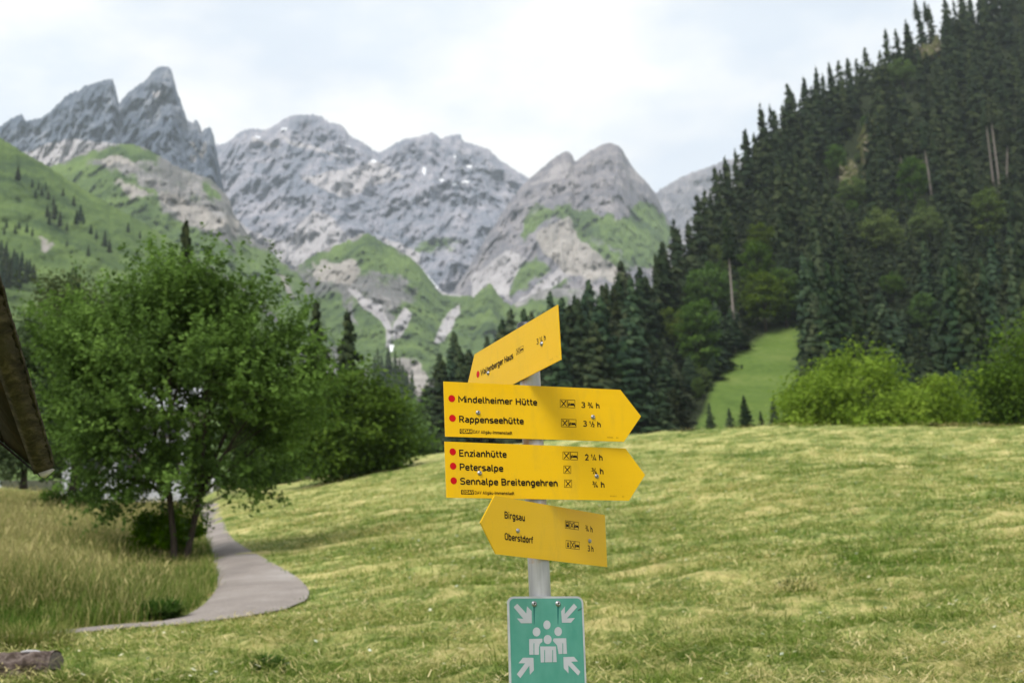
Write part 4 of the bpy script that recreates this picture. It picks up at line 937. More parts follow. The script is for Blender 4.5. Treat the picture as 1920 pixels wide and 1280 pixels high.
# ------------------------------------------------------------------ old log lower left
def log():
    b = LOG; k = b[1] / FPX
    ns_, na = 60, 36; u = np.linspace(-1, 1, ns_); an = np.linspace(0, 2 * np.pi, na, endpoint=False)
    U, A = np.meshgrid(u, an, indexing='ij'); Q = np.stack([U * 2.2, np.cos(A) * 1.0, np.sin(A) * 1.0], -1)
    rad = 33 * k * (1 + 0.30 * fbm(Q * np.array([1.1, 1.6, 1.6]) + 8, 4) + 0.10 * fbm(Q * np.array([1.5, 5, 5]), 3)) * (1 - 0.10 * U) * np.where(U > 0.93, 0.86, 1)
    V = np.stack([U * 66 * k, np.cos(A) * rad * 1.2, np.clip(np.sin(A) * rad, -1, 24 * k + 2.5 * k * noise3(Q * 3))], -1).reshape(-1, 3)
    F = [(i * na + j, i * na + (j + 1) % na, (i + 1) * na + (j + 1) % na, (i + 1) * na + j) for i in range(ns_ - 1) for j in range(na)]
    t = NT('old_log_bark'); n = t.noise(t.pos((5, 16, 16)), 1.0, 7, 0.7, 0.6)
    c = t.ramp(n, [(0.36, (0.035, 0.026, 0.022)), (0.5, (0.105, 0.08, 0.07)), (0.66, (0.20, 0.165, 0.15))])
    wood = t.mix(t.noise(t.pos((3, 40, 40)), 1.0, 4), (0.40, 0.39, 0.41), (0.56, 0.55, 0.57))
    bark = t.done(c, 0.9, 0.1, normal=t.bump(n, 0.9, 0.02))
    o = empty('log', tuple(b + np.array([0, 0, 27 * k])), -0.12)
    tag(o, 'old rotten log with a pale bare patch on top lying at the lower left corner', 'log')
    obj('bark', mesh_np('log_bark', V, F, bark, smooth=True), o)
    tw = NT('bare_wood'); nw = tw.noise(tw.pos((3, 30, 30)), 1.0, 5)
    bw = tw.done(tw.ramp(nw, [(0.35, (0.30, 0.29, 0.30)), (0.65, (0.50, 0.49, 0.51))]), 0.85, 0.15)
    pv, pf = tube_np([(2 * k, -4 * k, 24 * k), (12 * k, -6 * k, 25.5 * k), (26 * k, -5 * k, 24.5 * k), (40 * k, -8 * k, 22 * k)], np.array([6, 11, 9, 3]) * k, 10); pv[:, 2] = 24 * k + (pv[:, 2] - 24 * k) * 0.3
    obj('bare_patch', mesh_np('bare_patch', pv, pf, bw, smooth=True), o)
    bm = bmesh.new(); vs = [bm.verts.new((66 * k + 0.3 * k * math.sin(3 * t), math.cos(t) * 30 * k, max(-8 * k, math.sin(t) * 22 * k))) for t in an]; bm.faces.new(vs); bmesh.ops.recalc_face_normals(bm, faces=bm.faces)
    obj('cut_end', bm_mesh('cut_end', bm, m_flat('grey_end_grain', (0.15, 0.125, 0.115), 0.9, var=0.4, scale=40.0)), o)
log()

# ------------------------------------------------------------------ hut roof corner at the left
def hut():
    T0 = at(np.array(99.0), np.array(878.0), np.array(5.0))            # lower outer tip
    T1 = at(np.array(72.0), np.array(887.0), np.array(4.98))            # lower inner tip
    Ua = at(np.array(-72.0), np.array(300.0), np.array(3.3))            # outer edge, upper
    sl = Ua - T0
    Lp = at(np.array(0.0), np.array(832.0), np.array(4.9)); B0 = at(np.array(76.0), np.array(894.0), np.array(4.99))
    e = empty('wooden_hut', (T0[0] - 1.6, T0[1] - 0.9, float(h0(T0[0] - 1.6, T0[1] - 0.9)))); org = np.array(e.location)
    tag(e, 'dark weathered wooden hut showing only its overhanging roof corner at the left frame edge', 'hut')
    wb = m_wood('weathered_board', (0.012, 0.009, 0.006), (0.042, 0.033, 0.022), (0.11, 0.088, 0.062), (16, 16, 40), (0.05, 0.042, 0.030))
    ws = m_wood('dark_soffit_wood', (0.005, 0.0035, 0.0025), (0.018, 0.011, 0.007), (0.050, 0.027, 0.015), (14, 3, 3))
    wg = m_flat('cut_end_wood', (0.42, 0.39, 0.37), 0.8)
    def slab(name, a, b, c, d, th, mat, rough=0.0, n=40, parent=e):
        """quad a-b-c-d (lengthwise a->b), extruded by vector th, long edges made ragged."""
        a, b, c, d, th = [np.asarray(v, float) for v in (a, b, c, d, th)]; f = np.linspace(0, 1, n)[:, None]
        r = np.random.default_rng(len(name))
        e1 = a + (b - a) * f + (r.normal(0, rough, (n, 1)) * (a - d) / (np.linalg.norm(a - d) + 1e-9)); e2 = d + (c - d) * f
        V = np.concatenate([e1, e2, e2 + th, e1 + th]) - org; F = []
        for i in range(n - 1):
            for j in range(4):
                p, q = j * n, ((j + 1) % 4) * n; F.append((p + i, p + i + 1, q + i + 1, q + i))
        F += [(0, n, 2 * n, 3 * n), (4 * n - 1, 3 * n - 1, 2 * n - 1, n - 1)]
        return obj(name, mesh_np(name, V, F, mat), parent)
    dirb = (T1 - T0)
    left = np.array([-1.0, -0.12, 0.02])
    slab('verge_board', T0, T0 + sl, T1 + sl * 0.985 + dirb * 0.35, T1, left * 0.03 + np.array([0, 0.035, 0]), wb, 0.0035, 90)
    endc = slab('board_end', T0 + np.array([0.0, -0.004, 0]), T1 + np.array([0.0, -0.004, 0]), B0 + np.array([0.003, -0.004, 0]), B0 + np.array([0.012, -0.004, 0.0]), (0, 0.03, 0.0), wg, 0, 4)
    # soffit planks: from the verge inner edge to the left
    e2 = (Lp - B0) / np.linalg.norm(Lp - B0)
    for k in range(7):
        s0, s1 = k * 0.17, k * 0.17 + 0.163
        p = T1 + e2 * s0 + np.array([-0.01, 0.02, 0.012]); q = T1 + e2 * s1 + np.array([-0.01, 0.02, 0.012])
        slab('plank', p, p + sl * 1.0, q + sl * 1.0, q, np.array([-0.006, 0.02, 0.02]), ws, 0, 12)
    # fascia below
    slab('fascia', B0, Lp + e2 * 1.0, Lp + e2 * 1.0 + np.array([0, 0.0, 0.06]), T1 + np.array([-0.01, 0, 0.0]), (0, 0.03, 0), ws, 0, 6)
    # shingles lying on the roof edge: ragged row along the outer edge
    rs = np.random.default_rng(3)
    for k in range(26):
        f = k / 26.0; p = T0 + sl * f; l = sl / np.linalg.norm(sl)
        a = p + np.array([0.001 + 0.003 * rs.random(), 0.0, 0.005]); b_ = a + l * 0.082 + np.array([0.003 * rs.random(), 0, 0])
        slab('shingle', a, b_, b_ + e2 * 0.25 + np.array([0, 0, 0.03]), a + e2 * 0.25 + np.array([0, 0, 0.03]), (0.002, 0.012, 0.012), wb, 0.0, 3)
    # wall and corner post out to the left, carrying the roof
    g = org[2]
    for nm, x0, x1, y0, y1 in (('corner_post', -0.75, -0.6, 0.55, 0.7), ('wall', -3.6, -0.76, 0.58, 0.68), ('wall', -0.73, -0.63, -2.4, 0.54)):
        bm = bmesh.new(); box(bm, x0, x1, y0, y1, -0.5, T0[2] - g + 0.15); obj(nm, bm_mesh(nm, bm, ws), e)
hut()

# ------------------------------------------------------------------ signpost
POLE = np.array([0.047, 3.5795])
gz = float(h0(POLE[0], POLE[1]))
e = empty('sign_pole', (POLE[0], POLE[1], gz)); tag(e, 'round galvanised steel pole carrying the yellow arrow signs and the green sign', 'pole')
tv, tf = tube_np([(0, 0, -0.3), (0, 0, 0.95 - gz)], [0.03, 0.03], 40); obj('tube', mesh_np('pole_tube', tv, tf, M['pole'], smooth=True), e)
tv, tf = tube_np([(0, 0, 0.92 - gz), (0, 0, 0.953 - gz), (0, 0, 0.957 - gz), (0, 0, 0.959 - gz)], [0.0315, 0.0315, 0.028, 0.001], 40); obj('cap', mesh_np('pole_cap', tv, tf, M['cap'], smooth=True), e)

# stroke lettering: centre lines on a cap height of 1, rounded corners
LW = 0.195
GLY = {
 'M': (.80, [('s', (.07, 0), (.07, .92), (.40, .30), (.73, .92), (.73, 0))]), 'i': (.25, [('s', (.07, 0), (.07, .72)), ('s', (.07, .85), (.07, 1))]),
 'n': (.57, [('s', (.07, 0), (.07, .72)), ('r', (.07, .42), (.07, .655), (.43, .655), (.43, 0))]), 'd': (.58, [('s', (.43, 0), (.43, 1)), ('r', (.43, .36), (.43, .067), (.07, .067), (.07, .655), (.43, .655), (.43, .36))]),
 'e': (.55, [('r', (.07, .36), (.42, .36, 0), (.42, .655), (.07, .655), (.07, .067), (.42, .067), (.42, .16))]), 'l': (.30, [('r', (.07, 1), (.07, .067), (.22, .067))]),
 'h': (.57, [('s', (.07, 0), (.07, 1)), ('r', (.07, .42), (.07, .655), (.43, .655), (.43, 0))]), 'm': (.86, [('s', (.07, 0), (.07, .72)), ('r', (.07, .42), (.07, .655), (.40, .655), (.40, 0)), ('r', (.40, .42), (.40, .655), (.73, .655), (.73, 0))]),
 'r': (.42, [('s', (.07, 0), (.07, .72)), ('r', (.07, .42), (.07, .655), (.36, .655))]), 'H': (.70, [('s', (.07, 0), (.07, 1)), ('s', (.54, 0), (.54, 1)), ('s', (.07, .5), (.54, .5))]),
 'u': (.57, [('r', (.07, .72), (.07, .067), (.43, .067), (.43, .3)), ('s', (.43, 0), (.43, .72))]), 't': (.38, [('r', (.13, .95), (.13, .067), (.32, .067)), ('s', (.01, .655), (.31, .655))]),
 'R': (.66, [('r', (.07, 0), (.07, .933, 0), (.49, .933), (.49, .45), (.07, .45, 0)), ('s', (.30, .45), (.53, 0))]), 'a': (.56, [('r', (.08, .655), (.42, .655), (.42, 0)), ('r', (.42, .39), (.07, .39), (.07, .067), (.42, .067, .1), (.42, .2))]),
 'p': (.58, [('s', (.07, -.28), (.07, .72)), ('r', (.07, .36), (.07, .067), (.43, .067), (.43, .655), (.07, .655), (.07, .36))]), 's': (.52, [('q', (.40, .655), (.07, .655), (.07, .37), (.40, .35), (.40, .067), (.05, .067))]),
 'E': (.60, [('s', (.50, .933), (.07, .933), (.07, .067), (.50, .067)), ('s', (.07, .5), (.45, .5))]), 'z': (.48, [('s', (.04, .655), (.38, .655), (.06, .067), (.40, .067))]),
 'P': (.62, [('r', (.07, 0), (.07, .933, 0), (.50, .933), (.50, .43), (.07, .43, 0))]), 'S': (.64, [('r', (.50, .80), (.50, .933), (.07, .933), (.07, .52), (.51, .48), (.51, .067), (.06, .067), (.06, .2))]),
 'B': (.66, [('r', (.07, .5), (.07, .933, 0), (.48, .933), (.48, .51), (.07, .51, 0)), ('r', (.07, .51), (.52, .51), (.52, .067), (.07, .067, 0), (.07, .51))]),
 'g': (.58, [('r', (.43, .36), (.43, .067), (.07, .067), (.07, .655), (.43, .655), (.43, .36)), ('r', (.43, .72), (.43, -.22), (.08, -.22))]), 'b': (.58, [('s', (.07, 0), (.07, 1)), ('r', (.07, .36), (.07, .067), (.43, .067), (.43, .655), (.07, .655), (.07, .36))]),
 'O': (.66, [('r', (.07, .5), (.07, .933), (.52, .933), (.52, .067), (.07, .067), (.07, .5))]), 'o': (.56, [('r', (.07, .36), (.07, .655), (.42, .655), (.42, .067), (.07, .067), (.07, .36))]),
 'f': (.38, [('r', (.13, 0), (.13, .933), (.34, .933)), ('s', (.01, .655), (.32, .655))]), 'W': (.90, [('s', (.04, 1), (.22, .06), (.43, .92), (.64, .06), (.82, 1))]),
 'A': (.62, [('s', (.04, 0), (.28, .93), (.52, 0)), ('s', (.12, .28), (.44, .28))]), 'D': (.66, [('r', (.07, .5), (.07, .933, 0), (.52, .933), (.52, .067), (.07, .067, 0), (.07, .5))]), 'V': (.60, [('s', (.04, 1), (.27, .07), (.50, 1))]),
 'I': (.24, [('s', (.07, 0), (.07, 1))]), '-': (.45, [('s', (.05, .38), (.34, .38))]), ' ': (.30, []),
 '1': (.40, [('s', (.04, .72), (.24, .92), (.24, 0))]), '2': (.58, [('r', (.07, .72), (.07, .933), (.45, .933), (.45, .55), (.08, .067, 0), (.50, .067))]),
 '3': (.60, [('r', (.06, .933), (.45, .933, .12), (.45, .53), (.2, .53)), ('r', (.2, .53), (.48, .53), (.48, .067), (.05, .067), (.05, .18))]), '4': (.58, [('s', (.30, 1), (.06, .26), (.52, .26)), ('s', (.40, .52), (.40, 0))]),
}
GLY['ü'] = (.57, GLY['u'][1] + [('s', (.16, .84), (.16, .98)), ('s', (.34, .84), (.34, .98))])
GLY['ä'] = (.56, GLY['a'][1] + [('s', (.16, .84), (.16, .98)), ('s', (.34, .84), (.34, .98))])
def frac(a, b):
    out = []
    for ch, ox, oy in ((a, 0.0, 0.46), (b, 0.46, 0.0)):
        for st in GLY[ch][1]: out.append((st[0] + '~',) + tuple((p[0] * .54 + ox, p[1] * .54 + oy) + tuple(v * .5 for v in p[2:]) for p in st[1:]))
    out.append(('s~', (.22, 0), (.56, 1)))
    return (.86, out)
GLY['¾'] = frac('3', '4'); GLY['½'] = frac('1', '2'); GLY['¼'] = frac('1', '4')
def round_path(pts, rdef):
    out = [pts[0][:2]]; n = len(pts)
    for i in range(1, n - 1):
        p, a, b = np.array(pts[i][:2]), np.array(pts[i - 1][:2]), np.array(pts[i + 1][:2]); r = pts[i][2] if len(pts[i]) > 2 else rdef
        la, lb = np.linalg.norm(a - p), np.linalg.norm(b - p); r = min(r, la * (.5 if i > 1 else .98), lb * (.5 if i < n - 2 else .98))
        if r < 1e-3: out.append(tuple(p)); continue
        pa, pb = p + (a - p) / la * r, p + (b - p) / lb * r
        for t in (0, .25, .5, .75, 1):
            out.append(tuple((1 - t) ** 2 * pa + 2 * t * (1 - t) * (p * .82 + (pa + pb) * .09) + t * t * pb))
    out.append(pts[-1][:2]); return out
def ribbon(pts, wd):
    P = np.array(pts, float); n = len(P); closed = np.linalg.norm(P[0] - P[-1]) < 1e-6
    d = P[1:] - P[:-1]; d /= np.linalg.norm(d, axis=1)[:, None] + 1e-12; nr = np.stack([-d[:, 1], d[:, 0]], 1); L_, R_ = [], []
    for i in range(n):
        n0 = nr[i - 1] if i > 0 else (nr[-1] if closed else nr[0]); n1 = nr[i] if i < n - 1 else (nr[0] if closed else nr[-1])
        m = n0 + n1; ln = np.linalg.norm(m); m = m / ln if ln > 1e-6 else n0; k = 1 / max(.45, float(m @ n0)); L_.append(P[i] + m * wd / 2 * k); R_.append(P[i] - m * wd / 2 * k)
    return L_, R_
class Board:
    """A flat sign: local x right, local z up, local -y the face."""
    def __init__(s, name, origin, yaw, tilt, label, cat, group=None):
        s.o = empty(name, tuple(origin), 0); s.M = Matrix.Rotation(yaw, 4, 'Z') @ Matrix.Rotation(-tilt, 4, 'Y'); s.o.rotation_euler = s.M.to_euler()
        s.org = np.array(origin, float); R = np.array(s.M.to_3x3()); s.ex, s.ey, s.ez = R[:, 0], R[:, 1], R[:, 2]; tag(s.o, label, cat, group); s.layer = 0
    def loc(s, px, py):
        r = ray(float(px), float(py)); t = (s.org @ s.ey) / (r @ s.ey); d = r * t - s.org; return np.array([d @ s.ex, d @ s.ez])
    def plate(s, pts, th, mat, name='board', y=0.0, parent=None, bev=0.0):
        bm = bmesh.new(); f = bm.faces.new([bm.verts.new((p[0], y, p[1])) for p in pts]); f.normal_update()
        if f.normal.y > 0: f.normal_flip()
        r = bmesh.ops.extrude_face_region(bm, geom=[f]); bmesh.ops.translate(bm, verts=[v for v in r['geom'] if isinstance(v, bmesh.types.BMVert)], vec=(0, th, 0)); bmesh.ops.recalc_face_normals(bm, faces=bm.faces)
        return obj(name, bm_mesh(name, bm, mat), parent or s.o)
    def flat(s, name, polys, mat, lift=0.0004, parent=None):
        V, F = [], []; bm = bmesh.new(); k = 0
        for pl in polys:
            f = bm.faces.new([bm.verts.new((p[0], -lift - 0.00002 * k, p[1])) for p in pl]); f.normal_update(); k += 1
            if f.normal.y > 0: f.normal_flip()
        bmesh.ops.triangulate(bm, faces=bm.faces)
        return obj(name, bm_mesh(name, bm, mat), parent or s.o)
    def strokes(s, name, paths, wd, mat, lift=0.0004, parent=None):
        polys = []
        for pth in paths:
            w_ = wd
            if isinstance(pth, tuple): pth, w_ = pth
            L_, R_ = ribbon(pth, w_)
            polys += [[L_[i], L_[i + 1], R_[i + 1], R_[i]] for i in range(len(L_) - 1)]
        bm = bmesh.new()
        for k, pl in enumerate(polys):
            try: f = bm.faces.new([bm.verts.new((p[0], -lift - 0.000003 * k, p[1])) for p in pl])
            except ValueError: continue
            f.normal_update()
            if f.normal.y > 0: f.normal_flip()
        return obj(name, bm_mesh(name, bm, mat), parent or s.o)
    def text(s, txt, a, b, cap, mat=None, name='lettering', wt=1.0, parent=None, lift=0.0004):
        """txt with its baseline from pixel a to pixel b and cap height of cap pixels."""
        A, B = s.loc(*a), s.loc(*b); top = s.loc(a[0], a[1] - cap); H = np.linalg.norm(top - A)
        adv = sum(GLY[c][0] for c in txt) - 0.12; ux = (B - A) / adv; uz = np.array([-ux[1], ux[0]]) / np.linalg.norm(ux) * H
        paths, x = [], 0.0
        for c in txt:
            for st in GLY[c][1]:
                k = st[0][0]; pts = list(st[1:]); pts = round_path(pts, .2 if k == 'r' else .15) if k in 'rq' else [p[:2] for p in pts]
                pth = [A + ux * (x + p[0]) + uz * p[1] for p in pts]; paths.append((pth, H * LW * wt * (.72 if '~' in st[0] else 1)))
            x += GLY[c][0]
        return s.strokes(name, paths, 0, mat or M['black'], lift, parent)
    def disc(s, px, py, rpx, mat, name, lift=0.0004, stretch=1.0):
        c = s.loc(px, py); r = np.linalg.norm(s.loc(px, py + rpx) - c); an = np.linspace(0, 2 * np.pi, 28, endpoint=False)
        return s.flat(name, [[c + r * np.array([np.cos(t) * stretch, np.sin(t)]) for t in an]], mat, lift)
    def screw(s, px, py, r=0.0052):
        c = s.loc(px, py); bm = bmesh.new()
        prof = [(r * 1.25, 0.0), (r * 1.25, 0.0012), (r, 0.0013), (r * .92, 0.004), (r * .6, 0.0052), (r * .42, 0.0052), (r * .40, 0.0025), (0.0001, 0.0025)]; rings = []
        for rr, hh in prof: rings.append([bm.verts.new((c[0] + rr * math.cos(t), -hh, c[1] + rr * math.sin(t))) for t in np.linspace(0, 2 * np.pi, 16, endpoint=False)])
        for i in range(len(rings) - 1):
            for j in range(16): bm.faces.new((rings[i][j], rings[i][(j + 1) % 16], rings[i + 1][(j + 1) % 16], rings[i + 1][j]))
        bmesh.ops.recalc_face_normals(bm, faces=bm.faces); o = obj('screw', bm_mesh('screw', bm, M['steel'], True), s.o)
        bm = bmesh.new(); bmesh.ops.create_circle(bm, cap_ends=True, segments=6, radius=r * .4, matrix=Matrix.Translation((c[0], -0.0027, c[1])) @ Matrix.Rotation(math.pi / 2, 4, 'X')); obj('socket', bm_mesh('socket', bm, M['cap']), o)
    def icon(s, kind, tl, br, slope=0.0):
        """pictogram in a thin square from pixel tl to pixel br; slope tilts the box along the board"""
        a = s.loc(*tl); b = s.loc(br[0], tl[1] + slope); d = s.loc(tl[0] + 0, br[1] - 0)
        q = lambda u, v: a + (b - a) * u + (d - a) * v
        w_ = np.linalg.norm(b - a); hh = np.linalg.norm(d - a); t = hh * .055
        P = [[q(0, 0), q(1, 0), q(1, 1), q(0, 1), q(0, 0)]]; paths = [(P[0], t)]; T = hh * .12
        if kind == 'food': paths += [([q(.18, .16), q(.82, .86)], T), ([q(.82, .16), q(.18, .86)], T), ([q(.14, .26), q(.26, .12)], T * .8), ([q(.74, .12), q(.86, .26)], T * 1.2)]
        if kind == 'bed': paths += [([q(.1, .46), q(.1, .82)], T * .8), ([q(.1, .66), q(.92, .66)], T), ([q(.92, .62), q(.92, .82)], T * .8), ([q(.36, .52), q(.90, .52)], T * 1.5), ([q(.16, .50), q(.30, .44)], T * 1.3)]
        if kind == 'bus': paths += [([q(.22, .2), q(.78, .2), q(.78, .74), q(.22, .74), q(.22, .2)], T), ([q(.25, .58), q(.75, .58)], T * 2), ([q(.3, .76), q(.3, .9)], T), ([q(.7, .76), q(.7, .9)], T)]
        if kind == 'lift': paths += [([q(.5, .12), q(.5, .35)], T), ([q(.34, .40), q(.66, .40), q(.66, .80), q(.34, .80), q(.34, .40)], T), ([q(.5, .62), q(.5, .82)], T * 2.4)]
        return s.strokes('pictogram', paths, 0, M['black'])

def place(yaw, tilt, x, z):
    """origin of a board whose plane passes just in front of the pole"""
    return np.array([x, POLE[1] - 0.0345 / math.cos(yaw) - (POLE[0] - x) * math.tan(yaw), z])
def arrow_pts(W, H, T, flip):
    pts = [(0, 0), (W, 0), (W + T, -H / 2), (W, -H), (0, -H)]
    return [(-p[0], p[1]) for p in pts] if flip else pts
G = 'yellow arrow signs on the pole'
def board(params, flip, label):
    yaw, tilt, x, z, W, H, T = params
    b = Board('direction_sign', place(yaw, tilt, x, z), yaw, tilt, label, 'sign', G); b.plate(arrow_pts(W, H, T, flip), 0.003, M['yellow']); return b
# upper long arrow, two destinations
b = board((0.41716, 0.00376, -0.19263, 0.76455, 0.54997, 0.15308, 0.06228), False, 'long yellow sign pointing right with two destinations, upper of the two long arrows')
b.text('Mindelheimer Hütte', (859.3, 754), (1006.3, 759.8), 12); b.text('Rappenseehütte', (861, 791.4), (981, 795), 12.2)
b.text('DAV Allgäu-Immenstadt', (887.2, 812.1), (959.9, 814.4), 5.9, wt=.85)
b.text('3 ¾ h', (1090.2, 764), (1123.5, 765.4), 10.3); b.text('3 ½ h', (1093.5, 799), (1125.8, 800.6), 10.3)
for y, sx in ((0, 0), (36.4, 2.2)):
    b.icon('food', (1050.3 + sx, 748.8 + y), (1063.2 + sx, 763.2 + y), .5); b.icon('bed', (1064.7 + sx, 749.4 + y), (1077.8 + sx, 763.8 + y), .5)
for p in ((846.9, 746.9), (848.3, 783.7)): b.disc(*p, 6.6, M['red'], 'marker_dot')
for p in ((896.3, 773.4), (1111.8, 781.6)): b.screw(*p)
def dav(b, x0, y0, x1, y1):
    c = [b.loc(x0, y0), b.loc(x1, y0 + .6), b.loc(x1, y1 + .6), b.loc(x0, y1)]; o = b.flat('logo_plate', [c], M['black'], 0.0003)
    h = y1 - y0; b.text('DAV', (x0 + 8.6, y1 - 1.4), (x1 - 1.2, y1 - 1.0), h - 2.9, M['yellow'], 'logo_lettering', 1.35, o, 0.0007)
    cx, cy = x0 + 4.6, (y0 + y1) / 2; an = np.linspace(0, 2 * np.pi, 15); cc = b.loc(cx, cy); r = np.linalg.norm(b.loc(cx, cy + h * .34) - cc)
    b.strokes('emblem', [([cc + r * np.array([math.cos(t), math.sin(t)]) for t in an], r * .38), ([cc + r * .3 * np.array([-1, 0]), cc + r * .3 * np.array([1, 0])], r * .6)], 0, M['yellow'], 0.0007, o)
dav(b, 861.9, 803.7, 885.8, 812.4)
b.text('IIIII  II', (1138.9, 821), (1159, 822), 3.0, wt=.9)
# lower long arrow, three destinations
b = board((0.47986, 0.00535, -0.19335, 0.59428, 0.57374, 0.15165, 0.06134), False, 'long yellow sign pointing right with three destinations, lower of the two long arrows')
b.text('Enzianhütte', (861, 855.3), (949, 857.6), 12.6); b.text('Petersalpe', (862, 881), (942.5, 883.8), 12.6); b.text('Sennalpe Breitengehren', (862.8, 907.8), (1044.7, 911.2), 12.6)
b.text('DAV Allgäu-Immenstadt', (890.2, 926), (963.6, 927.3), 5.9, wt=.85); dav(b, 864.5, 917.8, 888.4, 926.2)
b.text('2 ¼ h', (1097.2, 862.4), (1129.3, 862.9), 11); b.text('¾ h', (1109.4, 888), (1131, 888.5), 11); b.text('¾ h', (1111, 913.2), (1132.9, 913.7), 11)
b.icon('food', (1055.3, 846.5), (1068.5, 861), .4); b.icon('bed', (1069.8, 847), (1082.9, 861.4), .4); b.icon('food', (1056.9, 872.8), (1070.2, 886.9), .3); b.icon('food', (1058.3, 899), (1071.8, 913), .3)
for p in ((848.8, 846.6), (849.5, 873.4), (850.6, 900.8)): b.disc(*p, 6.6, M['red'], 'marker_dot')
for p in ((899.2, 886.5), (1118.8, 892.4)): b.screw(*p)
b.text('IIIII   II', (1144, 931), (1170, 932), 3.0, wt=.9)
# left pointing arrow at the bottom
b = board((0.95465, -0.02487, 0.25326, 0.42232, 0.54737, 0.15274, 0.06408), True, 'short looking yellow sign angled away and pointing left, lowest of the arrows')
b.text('Birgsau', (946, 971), (983.5, 976.5), 12.9, wt=.95); b.text('Oberstdorf', (946.3, 1011.3), (998.5, 1018.2), 12.9, wt=.95)
b.text('¾ h', (1097.7, 995), (1110.8, 997.4), 10.8, wt=.9); b.text('3 h', (1101.9, 1032.6), (1112.5, 1034), 10.8, wt=.9)
for i, k in enumerate(('bus', 'food', 'bed')): b.icon(k, (1059.6 + 8.6 * i, 975.4 + 1.2 * i), (1067.7 + 8.6 * i, 989.3 + 1.2 * i), 1.1)
for i, k in enumerate(('lift', 'food', 'bed')): b.icon(k, (1060.9 + 8.6 * i, 1012.4 + 1.0 * i), (1069 + 8.6 * i, 1026.6 + 1.0 * i), 1.0)
for p in ((970.4, 994.5), (1105.2, 1013.8)): b.screw(*p)
# top arrow, strongly turned
b = board((-1.10124, 0.01978, 0.12728, 0.9433, 0.53954, 0.15349, 0.05796), True, 'topmost yellow sign turned steeply edgewise and rising to the right')
b.text('Waltenberger Haus', (901.8, 704.6), (962.2, 671.9), 11.3, wt=.95); b.text('3 ¼ h', (1006.5, 646.3), (1023.4, 637.2), 10.5, wt=.9)
b.disc(896.3, 701.4, 6.5, M['red'], 'marker_dot')
b.icon('food', (967.9, 655.0), (974.6, 665.4), -3.7); b.icon('bed', (975.2, 651.0), (981.6, 661.4), -3.5)
for p in ((915.8, 699.3), (1016.1, 644.5)): b.screw(*p)
b.text('IIII   I', (1031, 677), (1045, 669.5), 3.0, wt=.8)

# green assembly point sign
yaw, tilt, x, z, W = 0.39127, -0.01636, -0.04206, 0.18153, 0.2245
H = 0.262
b = Board('assembly_point_sign', place(yaw, tilt, x, z), yaw, tilt, 'green square sign with four white arrows around four people, lowest on the pole', 'sign')
def rrect(x0, x1, z0, z1, r, n=7):
    out = []
    for cx, cz, a0 in ((x1 - r, z1 - r, 0), (x0 + r, z1 - r, 90), (x0 + r, z0 + r, 180), (x1 - r, z0 + r, 270)):
        for t in np.linspace(a0, a0 + 90, n): out.append((cx + r * math.cos(math.radians(t)), cz + r * math.sin(math.radians(t))))
    return out
b.plate(rrect(0, W, -H, 0, 0.019), 0.004, M['metal'], 'panel')
b.flat('face_print', [rrect(0.0055, W - 0.0055, -H + 0.0055, -0.0055, 0.014)], M['green'], 0.0006)
def zp(pts): return [b.loc(900 + p[0] / 5.3333, 1040 + p[1] / 5.3333) for p in pts]
for pl in ([(372, 485), (462, 583), (468, 510), (515, 558), (517, 680), (408, 680), (368, 632), (432, 636), (335, 520)], [(938, 484), (970, 520), (868, 632), (948, 628), (908, 675), (818, 675), (810, 560), (848, 512), (846, 588)],
           [(428, 1025), (533, 1025), (538, 1150), (497, 1195), (492, 1105), (402, 1228), (366, 1190), (450, 1080), (384, 1080)], [(832, 1018), (938, 1015), (978, 1062), (910, 1065), (1003, 1165), (980, 1203), (882, 1100), (884, 1182), (836, 1130)]):
    b.flat('arrow_print', [zp(pl)], M['grey'], 0.0010)
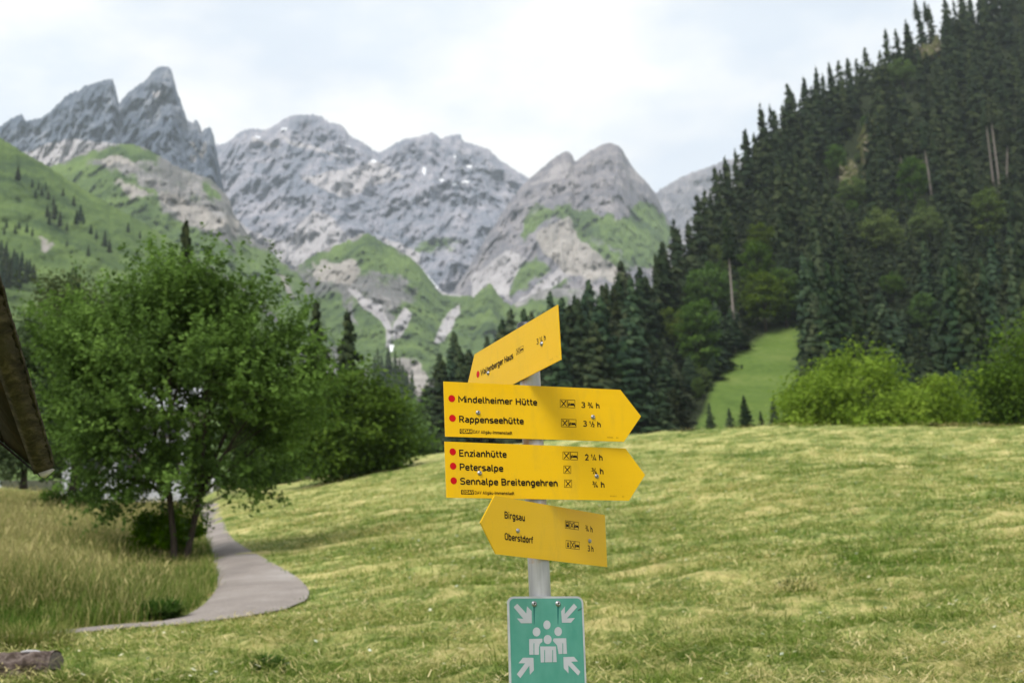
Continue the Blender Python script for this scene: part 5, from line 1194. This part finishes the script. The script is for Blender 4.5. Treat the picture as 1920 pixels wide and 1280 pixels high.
def ell(cx, cy, rx, ry): return [(cx + rx * math.cos(t), cy + ry * math.sin(t)) for t in np.linspace(0, 2 * math.pi, 24, endpoint=False)]
figs = [([ell(668, 697, 36, 45)], []), ([ell(564, 767, 39, 45), [(490, 838), (622, 834), (622, 866), (598, 885), (588, 920), (588, 995), (492, 995)]], [(534, 880, 541, 995)]),
        ([ell(780, 763, 38, 45), [(735, 832), (860, 830), (868, 985), (785, 988), (768, 900), (740, 870), (728, 855)]], [(822, 880, 829, 986)]), ([ell(675, 843, 40, 46), [(600, 912), (758, 912), (766, 1068), (606, 1072)]], [(641, 948, 648, 1071), (721, 948, 728, 1069)])]
for polys, slits in figs:
    o = b.flat('figure_print', [zp(p) for p in polys], M['grey'], 0.0010)
    for x0, y0, x1, y1 in slits: b.flat('slit', [zp([(x0, y0), (x1, y0), (x1, y1), (x0, y1)])], M['green'], 0.0014, o)
for p in ((1001.4, 1131.3), (1046.1, 1131.1)):
    b.screw(*p, r=0.0062)
    b.flat('dirt_streak', [[b.loc(p[0] - 2.2, p[1]), b.loc(p[0] + 2.2, p[1]), b.loc(p[0] + 1.2, p[1] + 22), b.loc(p[0] + .4, p[1] + 39), b.loc(p[0] - .6, p[1] + 38), b.loc(p[0] - 1.3, p[1] + 22)]], M['streak'], 0.0008)
b.flat('scratch', [[b.loc(1083, 1143.2), b.loc(1091, 1138.8), b.loc(1091.5, 1139.6), b.loc(1084, 1144.2)]], M['cap'], 0.0016)

# ------------------------------------------------------------------ haze
def haze():
    t = bpy.data.materials.new('haze'); t.use_nodes = True; n = t.node_tree; n.nodes.clear()
    o = n.nodes.new('ShaderNodeOutputMaterial'); p = n.nodes.new('ShaderNodeVolumePrincipled')
    p.inputs['Color'].default_value = (0.78, 0.88, 1.0, 1); p.inputs['Density'].default_value = 0.00007; p.inputs['Anisotropy'].default_value = 0.0
    n.links.new(p.outputs[0], o.inputs['Volume'])
    bm = bmesh.new(); box(bm, -3900, 3900, -700, 5300, -42, 2700)
    tag(obj('haze', bm_mesh('haze', bm, t)), 'thin bluish mountain haze', kind='stuff')
haze()
